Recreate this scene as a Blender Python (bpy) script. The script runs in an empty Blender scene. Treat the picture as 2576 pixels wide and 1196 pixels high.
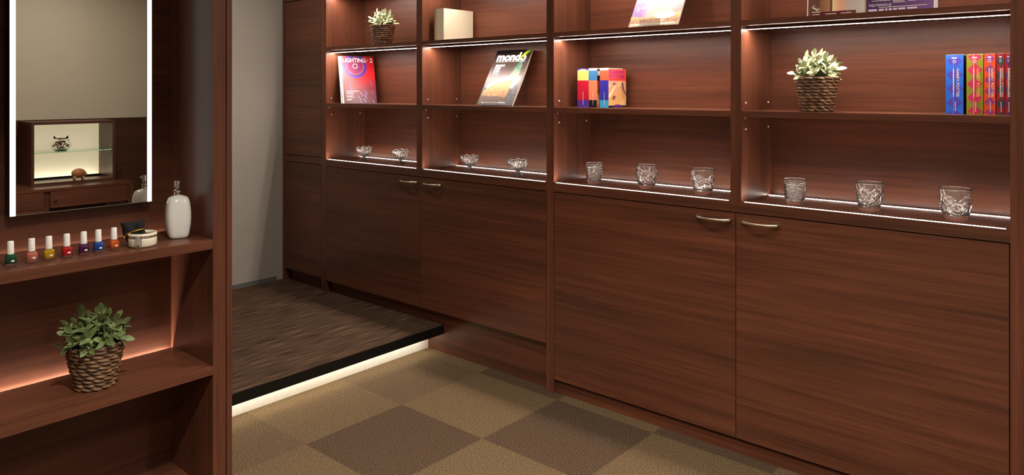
import bpy, bmesh, math, random
from math import sin, cos, pi, sqrt, radians
from mathutils import Vector, Matrix

SC = bpy.context.scene
COL = SC.collection

# ------------------------------------------------------------------ camera, world, exposure
SC.view_settings.view_transform = 'Standard'
SC.view_settings.look = 'None'
SC.view_settings.gamma = 1.0
SC.view_settings.use_curve_mapping = False
SC.view_settings.exposure = 0.0

cam_data = bpy.data.cameras.new('camera')
cam = bpy.data.objects.new('camera', cam_data)
COL.objects.link(cam)
cam.location = (0, 0, 1.42)
cam.rotation_euler = (radians(90), 0, radians(40.9596))
cam_data.sensor_width = 36.0
cam_data.lens = 1862.8 / 2576 * 36.0
cam_data.shift_y = -370.0 / 2576
cam_data.clip_start = 0.02
SC.camera = cam

world = bpy.data.worlds.new('world')
SC.world = world
world.use_nodes = True
world.node_tree.nodes['Background'].inputs[0].default_value = (0.9, 0.8, 0.7, 1)
world.node_tree.nodes['Background'].inputs[1].default_value = 0.05

K_SHELF = 240.0      # emission of the shelf light strips
K_WORKTOP = 90.0    # strips let into the worktop front edges
K_BACK = 58.0       # strips along the worktop backs
K_VANITY = 300.0     # hidden strips behind the vanity shelves
K_MIRROR = 3.0      # strips beside the mirror
K_STEP = 46.0       # strip under the platform nosing
K_DISPLAY = 28.0
DOWNLIGHTS = [      # x, y, watts, spread in degrees
    (-0.75, 0.64, 50.0, 116),
    (-1.75, 1.70, 11.0, 140),
    (-3.75, 2.0, 8.5, 170),
    (0.55, 1.90, 14.0, 165),
    (0.3, -0.6, 24.0, 130),
    (-0.45, 1.70, 10.0, 140),
]
CEIL = 2.5


# ------------------------------------------------------------------ materials
def lin(c):
    out = []
    for v in c:
        v = v / 255.0
        out.append(v / 12.92 if v <= 0.04045 else ((v + 0.055) / 1.055) ** 2.4)
    return (out[0], out[1], out[2], 1.0)


_m = {}


def mat(name, col=(128, 128, 128), rough=0.5, metal=0.0, trans=0.0, emit=0.0, ior=1.45, spec=0.5, noise=0.06, nscale=40.0):
    if name in _m:
        return _m[name]
    m = bpy.data.materials.new(name)
    m.use_nodes = True
    nt = m.node_tree
    b = nt.nodes['Principled BSDF']
    c = lin(col)
    b.inputs['Base Color'].default_value = c
    b.inputs['Roughness'].default_value = rough
    b.inputs['Metallic'].default_value = metal
    b.inputs['Transmission Weight'].default_value = trans
    b.inputs['IOR'].default_value = ior
    b.inputs['Specular IOR Level'].default_value = spec
    if emit:
        b.inputs['Emission Color'].default_value = c
        b.inputs['Emission Strength'].default_value = emit
        b.inputs['Base Color'].default_value = (0.8, 0.8, 0.8, 1)
    elif noise and not trans:
        tc = nt.nodes.new('ShaderNodeTexCoord')
        n = nt.nodes.new('ShaderNodeTexNoise')
        n.inputs['Scale'].default_value = nscale
        r = nt.nodes.new('ShaderNodeValToRGB')
        r.color_ramp.elements[0].color = tuple(v * (1 - noise) for v in c[:3]) + (1,)
        r.color_ramp.elements[1].color = tuple(min(1, v * (1 + noise)) for v in c[:3]) + (1,)
        nt.links.new(tc.outputs['Object'], n.inputs['Vector'])
        nt.links.new(n.outputs['Fac'], r.inputs['Fac'])
        nt.links.new(r.outputs['Color'], b.inputs['Base Color'])
    _m[name] = m
    return m


def ramp(nt, stops):
    r = nt.nodes.new('ShaderNodeValToRGB')
    e = r.color_ramp.elements
    while len(e) < len(stops):
        e.new(0.5)
    for i, (p, c) in enumerate(stops):
        e[i].position = p
        e[i].color = lin(c)
    return r


def wood(axis, rough=0.36, k=1.0):
    """dark walnut laminate, fine straight grain along one axis"""
    name = ('walnut_grain_%d_' % round(k * 100)) + axis
    if name in _m:
        return _m[name]
    m = bpy.data.materials.new(name)
    m.use_nodes = True
    nt = m.node_tree
    L = nt.links
    b = nt.nodes['Principled BSDF']
    tc = nt.nodes.new('ShaderNodeTexCoord')
    oi = nt.nodes.new('ShaderNodeObjectInfo')
    mul = nt.nodes.new('ShaderNodeMath')
    mul.operation = 'MULTIPLY'
    mul.inputs[1].default_value = 7.3
    L.new(oi.outputs['Random'], mul.inputs[0])
    add = nt.nodes.new('ShaderNodeVectorMath')
    add.operation = 'ADD'
    L.new(tc.outputs['Object'], add.inputs[0])
    L.new(mul.outputs[0], add.inputs[1])

    def nz(along, across, detail, dist=0.0):
        mp = nt.nodes.new('ShaderNodeMapping')
        s = [across] * 3
        s['XYZ'.index(axis)] = along
        mp.inputs['Scale'].default_value = s
        L.new(add.outputs[0], mp.inputs['Vector'])
        n = nt.nodes.new('ShaderNodeTexNoise')
        n.inputs['Scale'].default_value = 1.0
        n.inputs['Detail'].default_value = detail
        n.inputs['Roughness'].default_value = 0.55
        n.inputs['Distortion'].default_value = dist
        L.new(mp.outputs[0], n.inputs['Vector'])
        return n
    broad = nz(0.7, 8.0, 3.0, 0.4)
    streak = nz(0.9, 48.0, 4.0, 0.3)
    fine = nz(4.5, 380.0, 2.0)
    r1 = ramp(nt, [(0.30, (72, 45, 31)), (0.50, (100, 58, 41)), (0.72, (124, 72, 49))])
    r2 = ramp(nt, [(0.30, (70, 41, 30)), (0.55, (108, 63, 44)), (0.78, (132, 80, 55))])
    L.new(broad.outputs['Fac'], r1.inputs['Fac'])
    L.new(streak.outputs['Fac'], r2.inputs['Fac'])
    mx = nt.nodes.new('ShaderNodeMix')
    mx.data_type = 'RGBA'
    mx.inputs['Factor'].default_value = 0.45
    L.new(r1.outputs['Color'], mx.inputs['A'])
    L.new(r2.outputs['Color'], mx.inputs['B'])
    r3 = nt.nodes.new('ShaderNodeValToRGB')
    r3.color_ramp.elements[0].position = 0.32
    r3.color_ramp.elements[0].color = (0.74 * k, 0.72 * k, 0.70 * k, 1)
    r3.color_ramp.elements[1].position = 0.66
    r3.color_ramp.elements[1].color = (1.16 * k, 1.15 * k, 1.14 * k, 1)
    L.new(fine.outputs['Fac'], r3.inputs['Fac'])
    mm = nt.nodes.new('ShaderNodeMix')
    mm.data_type = 'RGBA'
    mm.blend_type = 'MULTIPLY'
    mm.inputs['Factor'].default_value = 0.8
    L.new(mx.outputs['Result'], mm.inputs['A'])
    L.new(r3.outputs['Color'], mm.inputs['B'])
    L.new(mm.outputs['Result'], b.inputs['Base Color'])
    b.inputs['Roughness'].default_value = rough
    b.inputs['Specular IOR Level'].default_value = 0.4
    bp = nt.nodes.new('ShaderNodeBump')
    bp.inputs['Strength'].default_value = 0.12
    bp.inputs['Distance'].default_value = 0.001
    L.new(fine.outputs['Fac'], bp.inputs['Height'])
    L.new(bp.outputs[0], b.inputs['Normal'])
    _m[name] = m
    return m


def grad_mat(name, axis, stops, rough=0.35, speck=None, bands=None):
    """printed gradient along an object axis (metres), with optional speckle"""
    if name in _m:
        return _m[name]
    m = bpy.data.materials.new(name)
    m.use_nodes = True
    nt = m.node_tree
    L = nt.links
    b = nt.nodes['Principled BSDF']
    b.inputs['Roughness'].default_value = rough
    tc = nt.nodes.new('ShaderNodeTexCoord')
    sp = nt.nodes.new('ShaderNodeSeparateXYZ')
    L.new(tc.outputs['Object'], sp.inputs[0])
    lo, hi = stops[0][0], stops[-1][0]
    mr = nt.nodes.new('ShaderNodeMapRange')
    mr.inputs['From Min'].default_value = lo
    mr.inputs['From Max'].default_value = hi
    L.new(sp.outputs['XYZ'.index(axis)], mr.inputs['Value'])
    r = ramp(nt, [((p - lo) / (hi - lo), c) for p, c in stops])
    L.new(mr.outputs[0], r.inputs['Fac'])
    out = r.outputs['Color']
    if speck:
        sc_, col, thr = speck
        n = nt.nodes.new('ShaderNodeTexNoise')
        n.inputs['Scale'].default_value = sc_
        n.inputs['Detail'].default_value = 3
        L.new(tc.outputs['Object'], n.inputs['Vector'])
        rr = nt.nodes.new('ShaderNodeValToRGB')
        rr.color_ramp.elements[0].position = thr
        rr.color_ramp.elements[1].position = thr + 0.12
        L.new(n.outputs['Fac'], rr.inputs['Fac'])
        mx = nt.nodes.new('ShaderNodeMix')
        mx.data_type = 'RGBA'
        L.new(rr.outputs['Color'], mx.inputs['Factor'])
        L.new(out, mx.inputs['A'])
        mx.inputs['B'].default_value = lin(col)
        out = mx.outputs['Result']
    L.new(out, b.inputs['Base Color'])
    _m[name] = m
    return m


def carpet_tiles():
    m = bpy.data.materials.new('carpet_tiles')
    m.use_nodes = True
    nt = m.node_tree
    L = nt.links
    b = nt.nodes['Principled BSDF']
    b.inputs['Roughness'].default_value = 0.95
    b.inputs['Specular IOR Level'].default_value = 0.1
    tc = nt.nodes.new('ShaderNodeTexCoord')
    mp = nt.nodes.new('ShaderNodeMapping')
    mp.inputs['Location'].default_value = (2.07 * 2 + 100, -2.2 * 2 + 100, 0.5)
    mp.inputs['Scale'].default_value = (2, 2, 0)
    L.new(tc.outputs['Object'], mp.inputs['Vector'])
    ch = nt.nodes.new('ShaderNodeTexChecker')
    ch.inputs['Scale'].default_value = 1.0
    ch.inputs['Color1'].default_value = (0, 0, 0, 1)
    ch.inputs['Color2'].default_value = (1, 1, 1, 1)
    L.new(mp.outputs[0], ch.inputs['Vector'])
    n = nt.nodes.new('ShaderNodeTexNoise')
    n.inputs['Scale'].default_value = 210
    n.inputs['Detail'].default_value = 6
    n.inputs['Roughness'].default_value = 0.85
    L.new(tc.outputs['Object'], n.inputs['Vector'])
    ra = ramp(nt, [(0.41, (56, 44, 30)), (0.5, (96, 78, 55)), (0.59, (152, 128, 96))])
    rb = ramp(nt, [(0.41, (40, 31, 23)), (0.5, (74, 58, 44)), (0.59, (124, 102, 80))])
    L.new(n.outputs['Fac'], ra.inputs['Fac'])
    L.new(n.outputs['Fac'], rb.inputs['Fac'])
    mx = nt.nodes.new('ShaderNodeMix')
    mx.data_type = 'RGBA'
    # the tiles next to the step differ less from each other
    sx = nt.nodes.new('ShaderNodeSeparateXYZ')
    L.new(tc.outputs['Object'], sx.inputs[0])
    lt = nt.nodes.new('ShaderNodeMath')
    lt.operation = 'LESS_THAN'
    lt.inputs[1].default_value = -2.57
    L.new(sx.outputs['X'], lt.inputs[0])
    m6 = nt.nodes.new('ShaderNodeMath')
    m6.operation = 'MULTIPLY'
    m6.inputs[1].default_value = 0.62
    L.new(lt.outputs[0], m6.inputs[0])
    mxx = nt.nodes.new('ShaderNodeMath')
    mxx.operation = 'MAXIMUM'
    L.new(ch.outputs['Fac'], mxx.inputs[0])
    L.new(m6.outputs[0], mxx.inputs[1])
    L.new(mxx.outputs[0], mx.inputs['Factor'])
    L.new(rb.outputs['Color'], mx.inputs['A'])
    L.new(ra.outputs['Color'], mx.inputs['B'])
    L.new(mx.outputs['Result'], b.inputs['Base Color'])
    bp = nt.nodes.new('ShaderNodeBump')
    bp.inputs['Strength'].default_value = 0.7
    bp.inputs['Distance'].default_value = 0.004
    L.new(n.outputs['Fac'], bp.inputs['Height'])
    L.new(bp.outputs[0], b.inputs['Normal'])
    return m


def carpet_stripes():
    m = bpy.data.materials.new('striped_carpet')
    m.use_nodes = True
    nt = m.node_tree
    L = nt.links
    b = nt.nodes['Principled BSDF']
    b.inputs['Roughness'].default_value = 0.95
    b.inputs['Specular IOR Level'].default_value = 0.1
    tc = nt.nodes.new('ShaderNodeTexCoord')

    def nz(sx, sy, det):
        mp = nt.nodes.new('ShaderNodeMapping')
        mp.inputs['Scale'].default_value = (sx, sy, 1)
        L.new(tc.outputs['Object'], mp.inputs['Vector'])
        n = nt.nodes.new('ShaderNodeTexNoise')
        n.inputs['Scale'].default_value = 1
        n.inputs['Detail'].default_value = det
        L.new(mp.outputs[0], n.inputs['Vector'])
        return n
    a = nz(125, 5.5, 1)
    br = nz(5, 5, 2)
    fn = nz(420, 260, 3)
    r = ramp(nt, [(0.38, (36, 26, 20)), (0.46, (72, 55, 41)), (0.58, (84, 64, 49)), (0.68, (108, 86, 67))])
    L.new(a.outputs['Fac'], r.inputs['Fac'])
    r2 = ramp(nt, [(0.35, (70, 54, 41)), (0.65, (84, 65, 50))])
    L.new(br.outputs['Fac'], r2.inputs['Fac'])
    mx = nt.nodes.new('ShaderNodeMix')
    mx.data_type = 'RGBA'
    mx.inputs['Factor'].default_value = 0.72
    L.new(r2.outputs['Color'], mx.inputs['A'])
    L.new(r.outputs['Color'], mx.inputs['B'])
    r3 = nt.nodes.new('ShaderNodeValToRGB')
    r3.color_ramp.elements[0].color = (0.55, 0.55, 0.55, 1)
    r3.color_ramp.elements[1].color = (1.4, 1.4, 1.4, 1)
    L.new(fn.outputs['Fac'], r3.inputs['Fac'])
    mm = nt.nodes.new('ShaderNodeMix')
    mm.data_type = 'RGBA'
    mm.blend_type = 'MULTIPLY'
    mm.inputs['Factor'].default_value = 0.8
    L.new(mx.outputs['Result'], mm.inputs['A'])
    L.new(r3.outputs['Color'], mm.inputs['B'])
    L.new(mm.outputs['Result'], b.inputs['Base Color'])
    bp = nt.nodes.new('ShaderNodeBump')
    bp.inputs['Strength'].default_value = 0.8
    bp.inputs['Distance'].default_value = 0.003
    L.new(a.outputs['Fac'], bp.inputs['Height'])
    L.new(bp.outputs[0], b.inputs['Normal'])
    return m


WX, WY, WZ = wood('X'), wood('Y'), wood('Z')
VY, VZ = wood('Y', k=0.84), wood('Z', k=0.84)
DY, DZ = wood('Y', k=0.6), wood('Z', k=0.6)  # walnut darkened in its colour to stand in for dim light at the far side
WALL = mat('wall_paper', (196, 187, 170), 0.9, noise=0.03, nscale=9)
WALLW = mat('pale_wall', (170, 164, 153), 0.85, noise=0.02, nscale=5)
CEILM = mat('ceiling_paint', (205, 200, 190), 0.9)
BLACK = mat('black_plastic', (14, 12, 12), 0.45)
GAP = mat('dark_gap', (10, 7, 6), 0.8)
NICKEL = mat('satin_nickel', (232, 222, 196), 0.34, 1.0)
CHROME = mat('chrome', (225, 225, 228), 0.07, 1.0, noise=0)
ALU = mat('aluminium', (180, 178, 174), 0.35, 1.0)
WHITE = mat('white_paint', (232, 226, 214), 0.5)
CERAM = mat('white_ceramic', (236, 234, 228), 0.12, noise=0.01)
CREAMC = mat('cream_ceramic', (226, 216, 192), 0.2, noise=0.02)
GLASS = mat('clear_glass', (255, 255, 255), 0.0, 0, 1.0, ior=1.5)
PRESSED2 = mat('moulded_glass', (252, 252, 250), 0.02, 0, 0.93, ior=1.52)
PRESSED = mat('pressed_glass', (252, 252, 250), 0.01, 0, 0.975, ior=1.52)
GREENGLASS = mat('shelf_glass', (190, 235, 215), 0.0, 0, 1.0, ior=1.5)
ACRYL = mat('acrylic', (250, 252, 255), 0.03, 0, 0.94, ior=1.45)
MIRROR = mat('mirror_silver', (225, 222, 214), 0.0, 1.0, noise=0)
LED_SHELF = mat('shelf_led', (255, 238, 226), emit=K_SHELF)
LED_TOP = mat('worktop_led', (255, 238, 226), emit=K_WORKTOP)
LED_BACK = mat('worktop_back_led', (255, 238, 226), emit=K_BACK)
LED_VAN = mat('vanity_led', (255, 238, 220), emit=K_VANITY)
LED_VAN2 = mat('upper_vanity_led', (255, 238, 220), emit=K_VANITY * 0.2)
LED_MIR = mat('mirror_led', (255, 250, 240), emit=K_MIRROR)
LED_STEP = mat('step_led', (255, 243, 224), emit=K_STEP)
LED_DISP = mat('display_led', (255, 240, 205), emit=K_DISPLAY)
LED_SIDE = mat('led_diffuser_side', (255, 244, 236), emit=2.5)
LIGHTBOX = mat('back_lit_panel', (255, 240, 200), emit=0.62)
LAMP = mat('lamp_glow', (255, 235, 210), emit=3.0)


# ------------------------------------------------------------------ object helpers
def tag(o, label=None, cat=None, group=None, kind=None):
    if label:
        o['label'] = label
    if cat:
        o['category'] = cat
    if group:
        o['group'] = group
    if kind:
        o['kind'] = kind
    return o


def thing(name, label, cat, loc=(0, 0, 0), rot=(0, 0, 0), group=None):
    o = bpy.data.objects.new(name, None)
    o.empty_display_size = 0.05
    COL.objects.link(o)
    o.location = loc
    o.rotation_euler = rot
    return tag(o, label, cat, group)


def link(name, me, parent=None, loc=(0, 0, 0), rot=(0, 0, 0)):
    o = bpy.data.objects.new(name, me)
    COL.objects.link(o)
    if parent:
        o.parent = parent
    o.location = loc
    o.rotation_euler = rot
    return o


def finish(name, bm, mats, parent=None, loc=(0, 0, 0), rot=(0, 0, 0), smooth=False, bevel=0.0, seg=2):
    if bevel:
        bmesh.ops.bevel(bm, geom=[e for e in bm.edges if e.is_manifold and e.calc_face_angle(0) > 0.6],
                        offset=bevel, segments=seg, profile=0.5, affect='EDGES')
    me = bpy.data.meshes.new(name)
    if smooth:
        for f in bm.faces:
            f.smooth = True
    bm.to_mesh(me)
    bm.free()
    for m_ in (mats if isinstance(mats, (list, tuple)) else [mats]):
        me.materials.append(m_)
    return link(name, me, parent, loc, rot)


def bx(bm, x0, x1, y0, y1, z0, z1, mi=0):
    v = [bm.verts.new(p) for p in ((x0, y0, z0), (x1, y0, z0), (x1, y1, z0), (x0, y1, z0),
                                   (x0, y0, z1), (x1, y0, z1), (x1, y1, z1), (x0, y1, z1))]
    for q in ((0, 3, 2, 1), (4, 5, 6, 7), (0, 1, 5, 4), (1, 2, 6, 5), (2, 3, 7, 6), (3, 0, 4, 7)):
        bm.faces.new([v[i] for i in q]).material_index = mi


def box(name, dims, m, parent=None, bevel=0.0008, off=(0, 0, 0)):
    """box given in world metres; off is the parent's location"""
    bm = bmesh.new()
    x0, x1, y0, y1, z0, z1 = dims
    # the mesh sits around its own origin at the lower corner centre
    cx, cy = (x0 + x1) / 2, (y0 + y1) / 2
    bx(bm, x0 - cx, x1 - cx, y0 - cy, y1 - cy, 0, z1 - z0)
    return finish(name, bm, m, parent, (cx - off[0], cy - off[1], z0 - off[2]), bevel=bevel)


def lathe(bm, prof, n=32, mi=0, rfun=None, close=True):
    """prof: list of (r, z). rfun(i, theta, r, z) may displace r"""
    rings = []
    for i, (r, z) in enumerate(prof):
        if r < 1e-6:
            rings.append([bm.verts.new((0, 0, z))])
            continue
        ring = []
        for k in range(n):
            t = 2 * pi * k / n
            rr, zz = (rfun(i, t, r, z) if rfun else (r, z))
            ring.append(bm.verts.new((rr * cos(t), rr * sin(t), zz)))
        rings.append(ring)
    for a, b in zip(rings, rings[1:]):
        for k in range(n):
            k2 = (k + 1) % n
            if len(a) == 1 and len(b) == 1:
                continue
            if len(a) == 1:
                f = bm.faces.new((a[0], b[k2], b[k]))
            elif len(b) == 1:
                f = bm.faces.new((a[k], a[k2], b[0]))
            else:
                f = bm.faces.new((a[k], a[k2], b[k2], b[k]))
            f.material_index = mi
    bmesh.ops.recalc_face_normals(bm, faces=bm.faces)
    return rings


def tube(bm, pts, rad, n=10, mi=0, cap=True, closed=False):
    pts = [Vector(p) for p in pts]
    N = len(pts)
    rings = []
    up = Vector((0, 0, 1))
    prev = None
    for i, p in enumerate(pts):
        if closed:
            d = (pts[(i + 1) % N] - pts[i - 1]).normalized()
        else:
            d = (pts[min(i + 1, N - 1)] - pts[max(i - 1, 0)]).normalized()
        if prev is None:
            a = up if abs(d.z) < 0.9 else Vector((1, 0, 0))
            s = d.cross(a).normalized()
        else:
            s = (prev - d * prev.dot(d)).normalized()
        prev = s
        t = d.cross(s)
        r = rad[i] if isinstance(rad, (list, tuple)) else rad
        rings.append([bm.verts.new(p + (s * cos(2 * pi * k / n) + t * sin(2 * pi * k / n)) * r) for k in range(n)])
    pairs = list(zip(rings, rings[1:]))
    if closed:
        pairs.append((rings[-1], rings[0]))
    for a, b in pairs:
        for k in range(n):
            f = bm.faces.new((a[k], a[(k + 1) % n], b[(k + 1) % n], b[k]))
            f.material_index = mi
    if cap and not closed:
        bm.faces.new(rings[0]).material_index = mi
        bm.faces.new(rings[-1]).material_index = mi
    bmesh.ops.recalc_face_normals(bm, faces=bm.faces)


def superlathe(bm, prof, n=48, e=3.2, asp=1.0, mi=0):
    """rounded-square cross sections: prof of (r, z, exponent)"""
    def rf(i, t, r, z):
        ex = prof[i][2] if len(prof[i]) > 2 else e
        c, s = abs(cos(t)), abs(sin(t))
        k = (c ** ex + s ** ex) ** (-1.0 / ex)
        return r * k, z
    return lathe(bm, [(p[0], p[1]) for p in prof], n, mi, rf)


def copy_thing(src, loc, rot=None, label=None):
    c = src.copy()
    COL.objects.link(c)
    c.location = loc
    if rot is not None:
        c.rotation_euler = rot
    if label:
        c['label'] = label
    for ch in src.children:
        d = ch.copy()
        COL.objects.link(d)
        d.parent = c
        for g in ch.children:
            e = g.copy()
            COL.objects.link(e)
            e.parent = d
    return c


def text_faces(s, size, bold=0.0, align='LEFT', shear=0.0, spacing=1.0):
    cu = bpy.data.curves.new('t', 'FONT')
    cu.body = s
    cu.size = size
    cu.align_x = align
    cu.offset = bold
    cu.shear = shear
    cu.space_character = spacing
    cu.resolution_u = 3
    o = bpy.data.objects.new('t', cu)
    COL.objects.link(o)
    bpy.context.view_layer.update()
    dg = bpy.context.evaluated_depsgraph_get()
    me = bpy.data.meshes.new_from_object(o.evaluated_get(dg))
    vs = [(v.co.x, v.co.y) for v in me.vertices]
    fs = [tuple(p.vertices) for p in me.polygons]
    bpy.data.objects.remove(o)
    bpy.data.curves.remove(cu)
    bpy.data.meshes.remove(me)
    return vs, fs


class Art:
    """flat printed shapes in (u right, w up) metres, laid a hair above a cover"""

    def __init__(self, w, h):
        self.w, self.h = w, h
        self.items = []
        self.mats = []

    def mi(self, m):
        if m not in self.mats:
            self.mats.append(m)
        return self.mats.index(m)

    def poly(self, pts, m, lay=1):
        self.items.append(([p for p in pts], [tuple(range(len(pts)))], self.mi(m), lay))

    def rect(self, u0, u1, w0, w1, m, lay=1):
        self.poly([(u0, w0), (u1, w0), (u1, w1), (u0, w1)], m, lay)

    def clip(self, p):
        return (min(max(p[0], 0.0), self.w), min(max(p[1], 0.0), self.h))

    def ell(self, cu, cw, ru, rw, m, lay=1, a0=0, a1=360, n=40, inner=0.0):
        if inner:
            o = [self.clip((cu + ru * cos(radians(a0 + (a1 - a0) * k / n)), cw + rw * sin(radians(a0 + (a1 - a0) * k / n)))) for k in range(n + 1)]
            i_ = [self.clip((cu + inner * ru * cos(radians(a0 + (a1 - a0) * k / n)), cw + inner * rw * sin(radians(a0 + (a1 - a0) * k / n)))) for k in range(n + 1)]
            vs = o + i_
            fs = [(k, k + 1, n + 2 + k, n + 1 + k) for k in range(n)]
            self.items.append((vs, fs, self.mi(m), lay))
        else:
            self.poly([self.clip((cu + ru * cos(radians(a0 + (a1 - a0) * k / n)), cw + rw * sin(radians(a0 + (a1 - a0) * k / n)))) for k in range(n if a1 - a0 >= 360 else n + 1)], m, lay)

    def text(self, s, u, w, size, m, lay=3, rot=0.0, width=None, **kw):
        vs, fs = text_faces(s, size, **kw)
        if width:
            x0 = min(v[0] for v in vs)
            x1 = max(v[0] for v in vs)
            k = width / (x1 - x0)
            vs = [((v[0] - x0) * k, v[1]) for v in vs]
        c, s_ = cos(rot), sin(rot)
        vs = [(u + c * x - s_ * y, w + s_ * x + c * y) for x, y in vs]
        self.items.append((vs, fs, self.mi(m), lay))

    def build(self, name, parent, mapping='front', off=(0, 0, 0), step=0.00022):
        bm = bmesh.new()
        for vs, fs, mi, lay in self.items:
            h = lay * step
            vv = []
            for u, w in vs:
                if mapping == 'front':
                    p = (off[0] + u, off[1] - h, off[2] + w)
                elif mapping == 'right':
                    p = (off[0] + h, off[1] + u, off[2] + w)
                vv.append(bm.verts.new(p))
            for f in fs:
                try:
                    bm.faces.new([vv[i] for i in f]).material_index = mi
                except ValueError:
                    pass
        return finish(name, bm, self.mats, parent)


# ------------------------------------------------------------------ room shell
bm = bmesh.new(); bx(bm, -4.6, 1.50, -1.6, 3.2, -0.08, 0)
tag(finish('floor', bm, carpet_tiles()), kind='structure')
bm = bmesh.new(); bx(bm, -4.6, 1.50, -1.6, 3.2, CEIL, CEIL + 0.08)
tag(finish('ceiling', bm, CEILM), kind='structure')
bm = bmesh.new(); bx(bm, -4.53, -4.43, -1.6, 3.2, 0, CEIL)
tag(finish('wall_left', bm, WALLW), kind='structure')
bm = bmesh.new(); bx(bm, -4.43, 1.35, 3.07, 3.17, 0, CEIL)
tag(finish('wall_back', bm, WALLW), kind='structure')
bm = bmesh.new(); bx(bm, 1.35, 1.45, -1.6, 3.2, 0, CEIL)
tag(finish('wall_right', bm, WALL), kind='structure')
bm = bmesh.new(); bx(bm, -4.43, 1.35, -1.6, -1.5, 0, CEIL)
tag(finish('wall_front', bm, WALLW), kind='structure')
bm = bmesh.new(); bx(bm, -2.66, -2.30, -1.5, 0.355, 0, CEIL)
tag(finish('wall_centre', bm, WZ), kind='structure')
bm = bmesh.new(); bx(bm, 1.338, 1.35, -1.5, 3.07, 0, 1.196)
tag(finish('trim_1', bm, wood('Y', k=0.35), bevel=0.001), kind='structure')  # weak light on the wainscot is put into its darker wood colour
bm = bmesh.new(); bx(bm, -4.43, -4.422, -1.5, 2.70, 0.153, 0.181)
tag(finish('baseboard_left', bm, mat('grey_base', (104, 108, 104), 0.5)), kind='structure')

# raised platform with lit step
PX = -2.903
pf = thing('platform', 'low raised platform with dark striped carpet, black nosing and lit white riser', 'platform', (-3.7, 0.6, 0))
po = (-3.7, 0.6, 0)
box('carpet', (-4.4295, PX - 0.004, -1.499, 2.784, 0.130, 0.153), carpet_stripes(), pf, 0, po)['label'] = 'dark brown streaked carpet'
nb = bmesh.new(); bx(nb, -4.4295 + 3.7, PX + 3.7, -2.099, 2.184, 0.104, 0.130); bx(nb, PX - 0.004 + 3.7, PX + 3.7, -2.099, 2.184, 0.130, 0.1515)
finish('nosing', nb, BLACK, pf)
box('riser', (-3.043, -3.029, -1.5, 2.784, 0.0, 0.104), WHITE, pf, 0, po)['label'] = 'white riser board washed by the step light'
box('light_strip', (-2.990, -2.980, -1.5, 2.75, 0.1032, 0.1038), LED_STEP, pf, 0, po)

# ------------------------------------------------------------------ bookcase wall
YF, YB = 2.75, 3.05
ZW0, ZW1 = 0.946, 0.987
TOPZ = 2.44


def handle(name, x0, x1, z, parent, off):
    bm = bmesh.new()
    pts, rad = [], []
    n = 22
    for i in range(n + 1):
        t = i / n
        b = sin(pi * t)
        pts.append((x0 + (x1 - x0) * t, YF - 0.001 - 0.030 * b ** 0.55, z))
        rad.append(0.0078 - 0.0034 * b ** 0.8)
    tube(bm, pts, rad, 14)
    o = finish(name, bm, NICKEL, parent, smooth=True)
    o.location = tuple(-a for a in off)
    o['label'] = 'satin nickel bow handle'
    return o


def door(x0, x1, z0, z1, root, off, h=None):
    bm = bmesh.new()
    cx = (x0 + x1) / 2
    bx(bm, x0 - cx, x1 - cx, 0, 0.019, 0, z1 - z0)
    d = finish('door', bm, WX, root, (cx - off[0], YF - off[1], z0 - off[2]), bevel=0.0008)
    if h:
        handle('handle', h[0], h[1], h[2], d, (cx, YF, z0))
        hobj = d.children[0]
        hobj.location = (-cx, -YF, -z0)
    return d


def strip(x0, x1, y0, y1, z0, z1, m, parent, off, name='light_strip'):
    return box(name, (x0, x1, y0, y1, z0, z1), m, parent, 0, off)


def pin(x, y, z, root, off):
    bm = bmesh.new()
    lathe(bm, [(0, 0), (0.0042, 0), (0.0042, 0.003), (0.003, 0.0045), (0, 0.0045)], 12)
    o = finish('shelf_pin', bm, mat('pin_white', (236, 232, 224), 0.25), root, (x - off[0], y - off[1], z - off[2]), (0, pi / 2, 0), smooth=True)
    return o


def bookcase(label, loc, sides, divs, bays):
    root = thing('bookcase', label, 'bookcase', loc)
    for (x0, x1, z0) in sides:
        box('side_panel', (x0, x1, YF, 3.065, z0, TOPZ), WZ, root, 0.0008, loc)
    for (x0, x1) in divs:
        box('divider', (x0, x1, YF, 3.065, ZW1, TOPZ), WZ, root, 0.0008, loc)
    for (x0, x1) in bays:
        box('back_panel', (x0, x1, YB, 3.064, ZW1, TOPZ), WX, root, 0, loc)
        for (z0, z1, lit) in ((1.3175, 1.3405, 0), (1.6725, 1.6925, 1), (2.0275, 2.0475, 1), (TOPZ - 0.03, TOPZ, 0)):
            cx = (x0 + x1) / 2
            bm = bmesh.new()
            bx(bm, x0 + 0.0005 - cx, x1 - 0.0005 - cx, 0, 0.298, 0, z1 - z0)
            s = finish('shelf', bm, WX, root, (cx - loc[0], YF + 0.001 - loc[1], z0 - loc[2]), bevel=0.0008)
            if lit:
                so = (cx, YF + 0.001, z0)
                strip(x0 + 0.004, x1 - 0.004, 2.7985, 2.8065, z0 - 0.0135, z0 - 0.0132, LED_SHELF, s, so)
                strip(x0 + 0.004, x1 - 0.004, 2.7985, 2.8065, z0 - 0.0132, z0 - 0.0115, LED_SIDE, s, so, 'diffuser')
                box('strip_housing', (x0 + 0.003, x1 - 0.003, 2.7975, 2.8075, z0 - 0.0115, z0), WX, s, 0, so)
        pin(x0, 2.79, 1.371, root, loc)
        pin(x0, 2.79, 1.269, root, loc)
        pin(x0, 3.013, 1.271, root, loc)
        pin(x0, 3.013, 1.371, root, loc)
        pin(x0 + 0.004, 2.772, 1.3125, root, loc)
    return root


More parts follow.
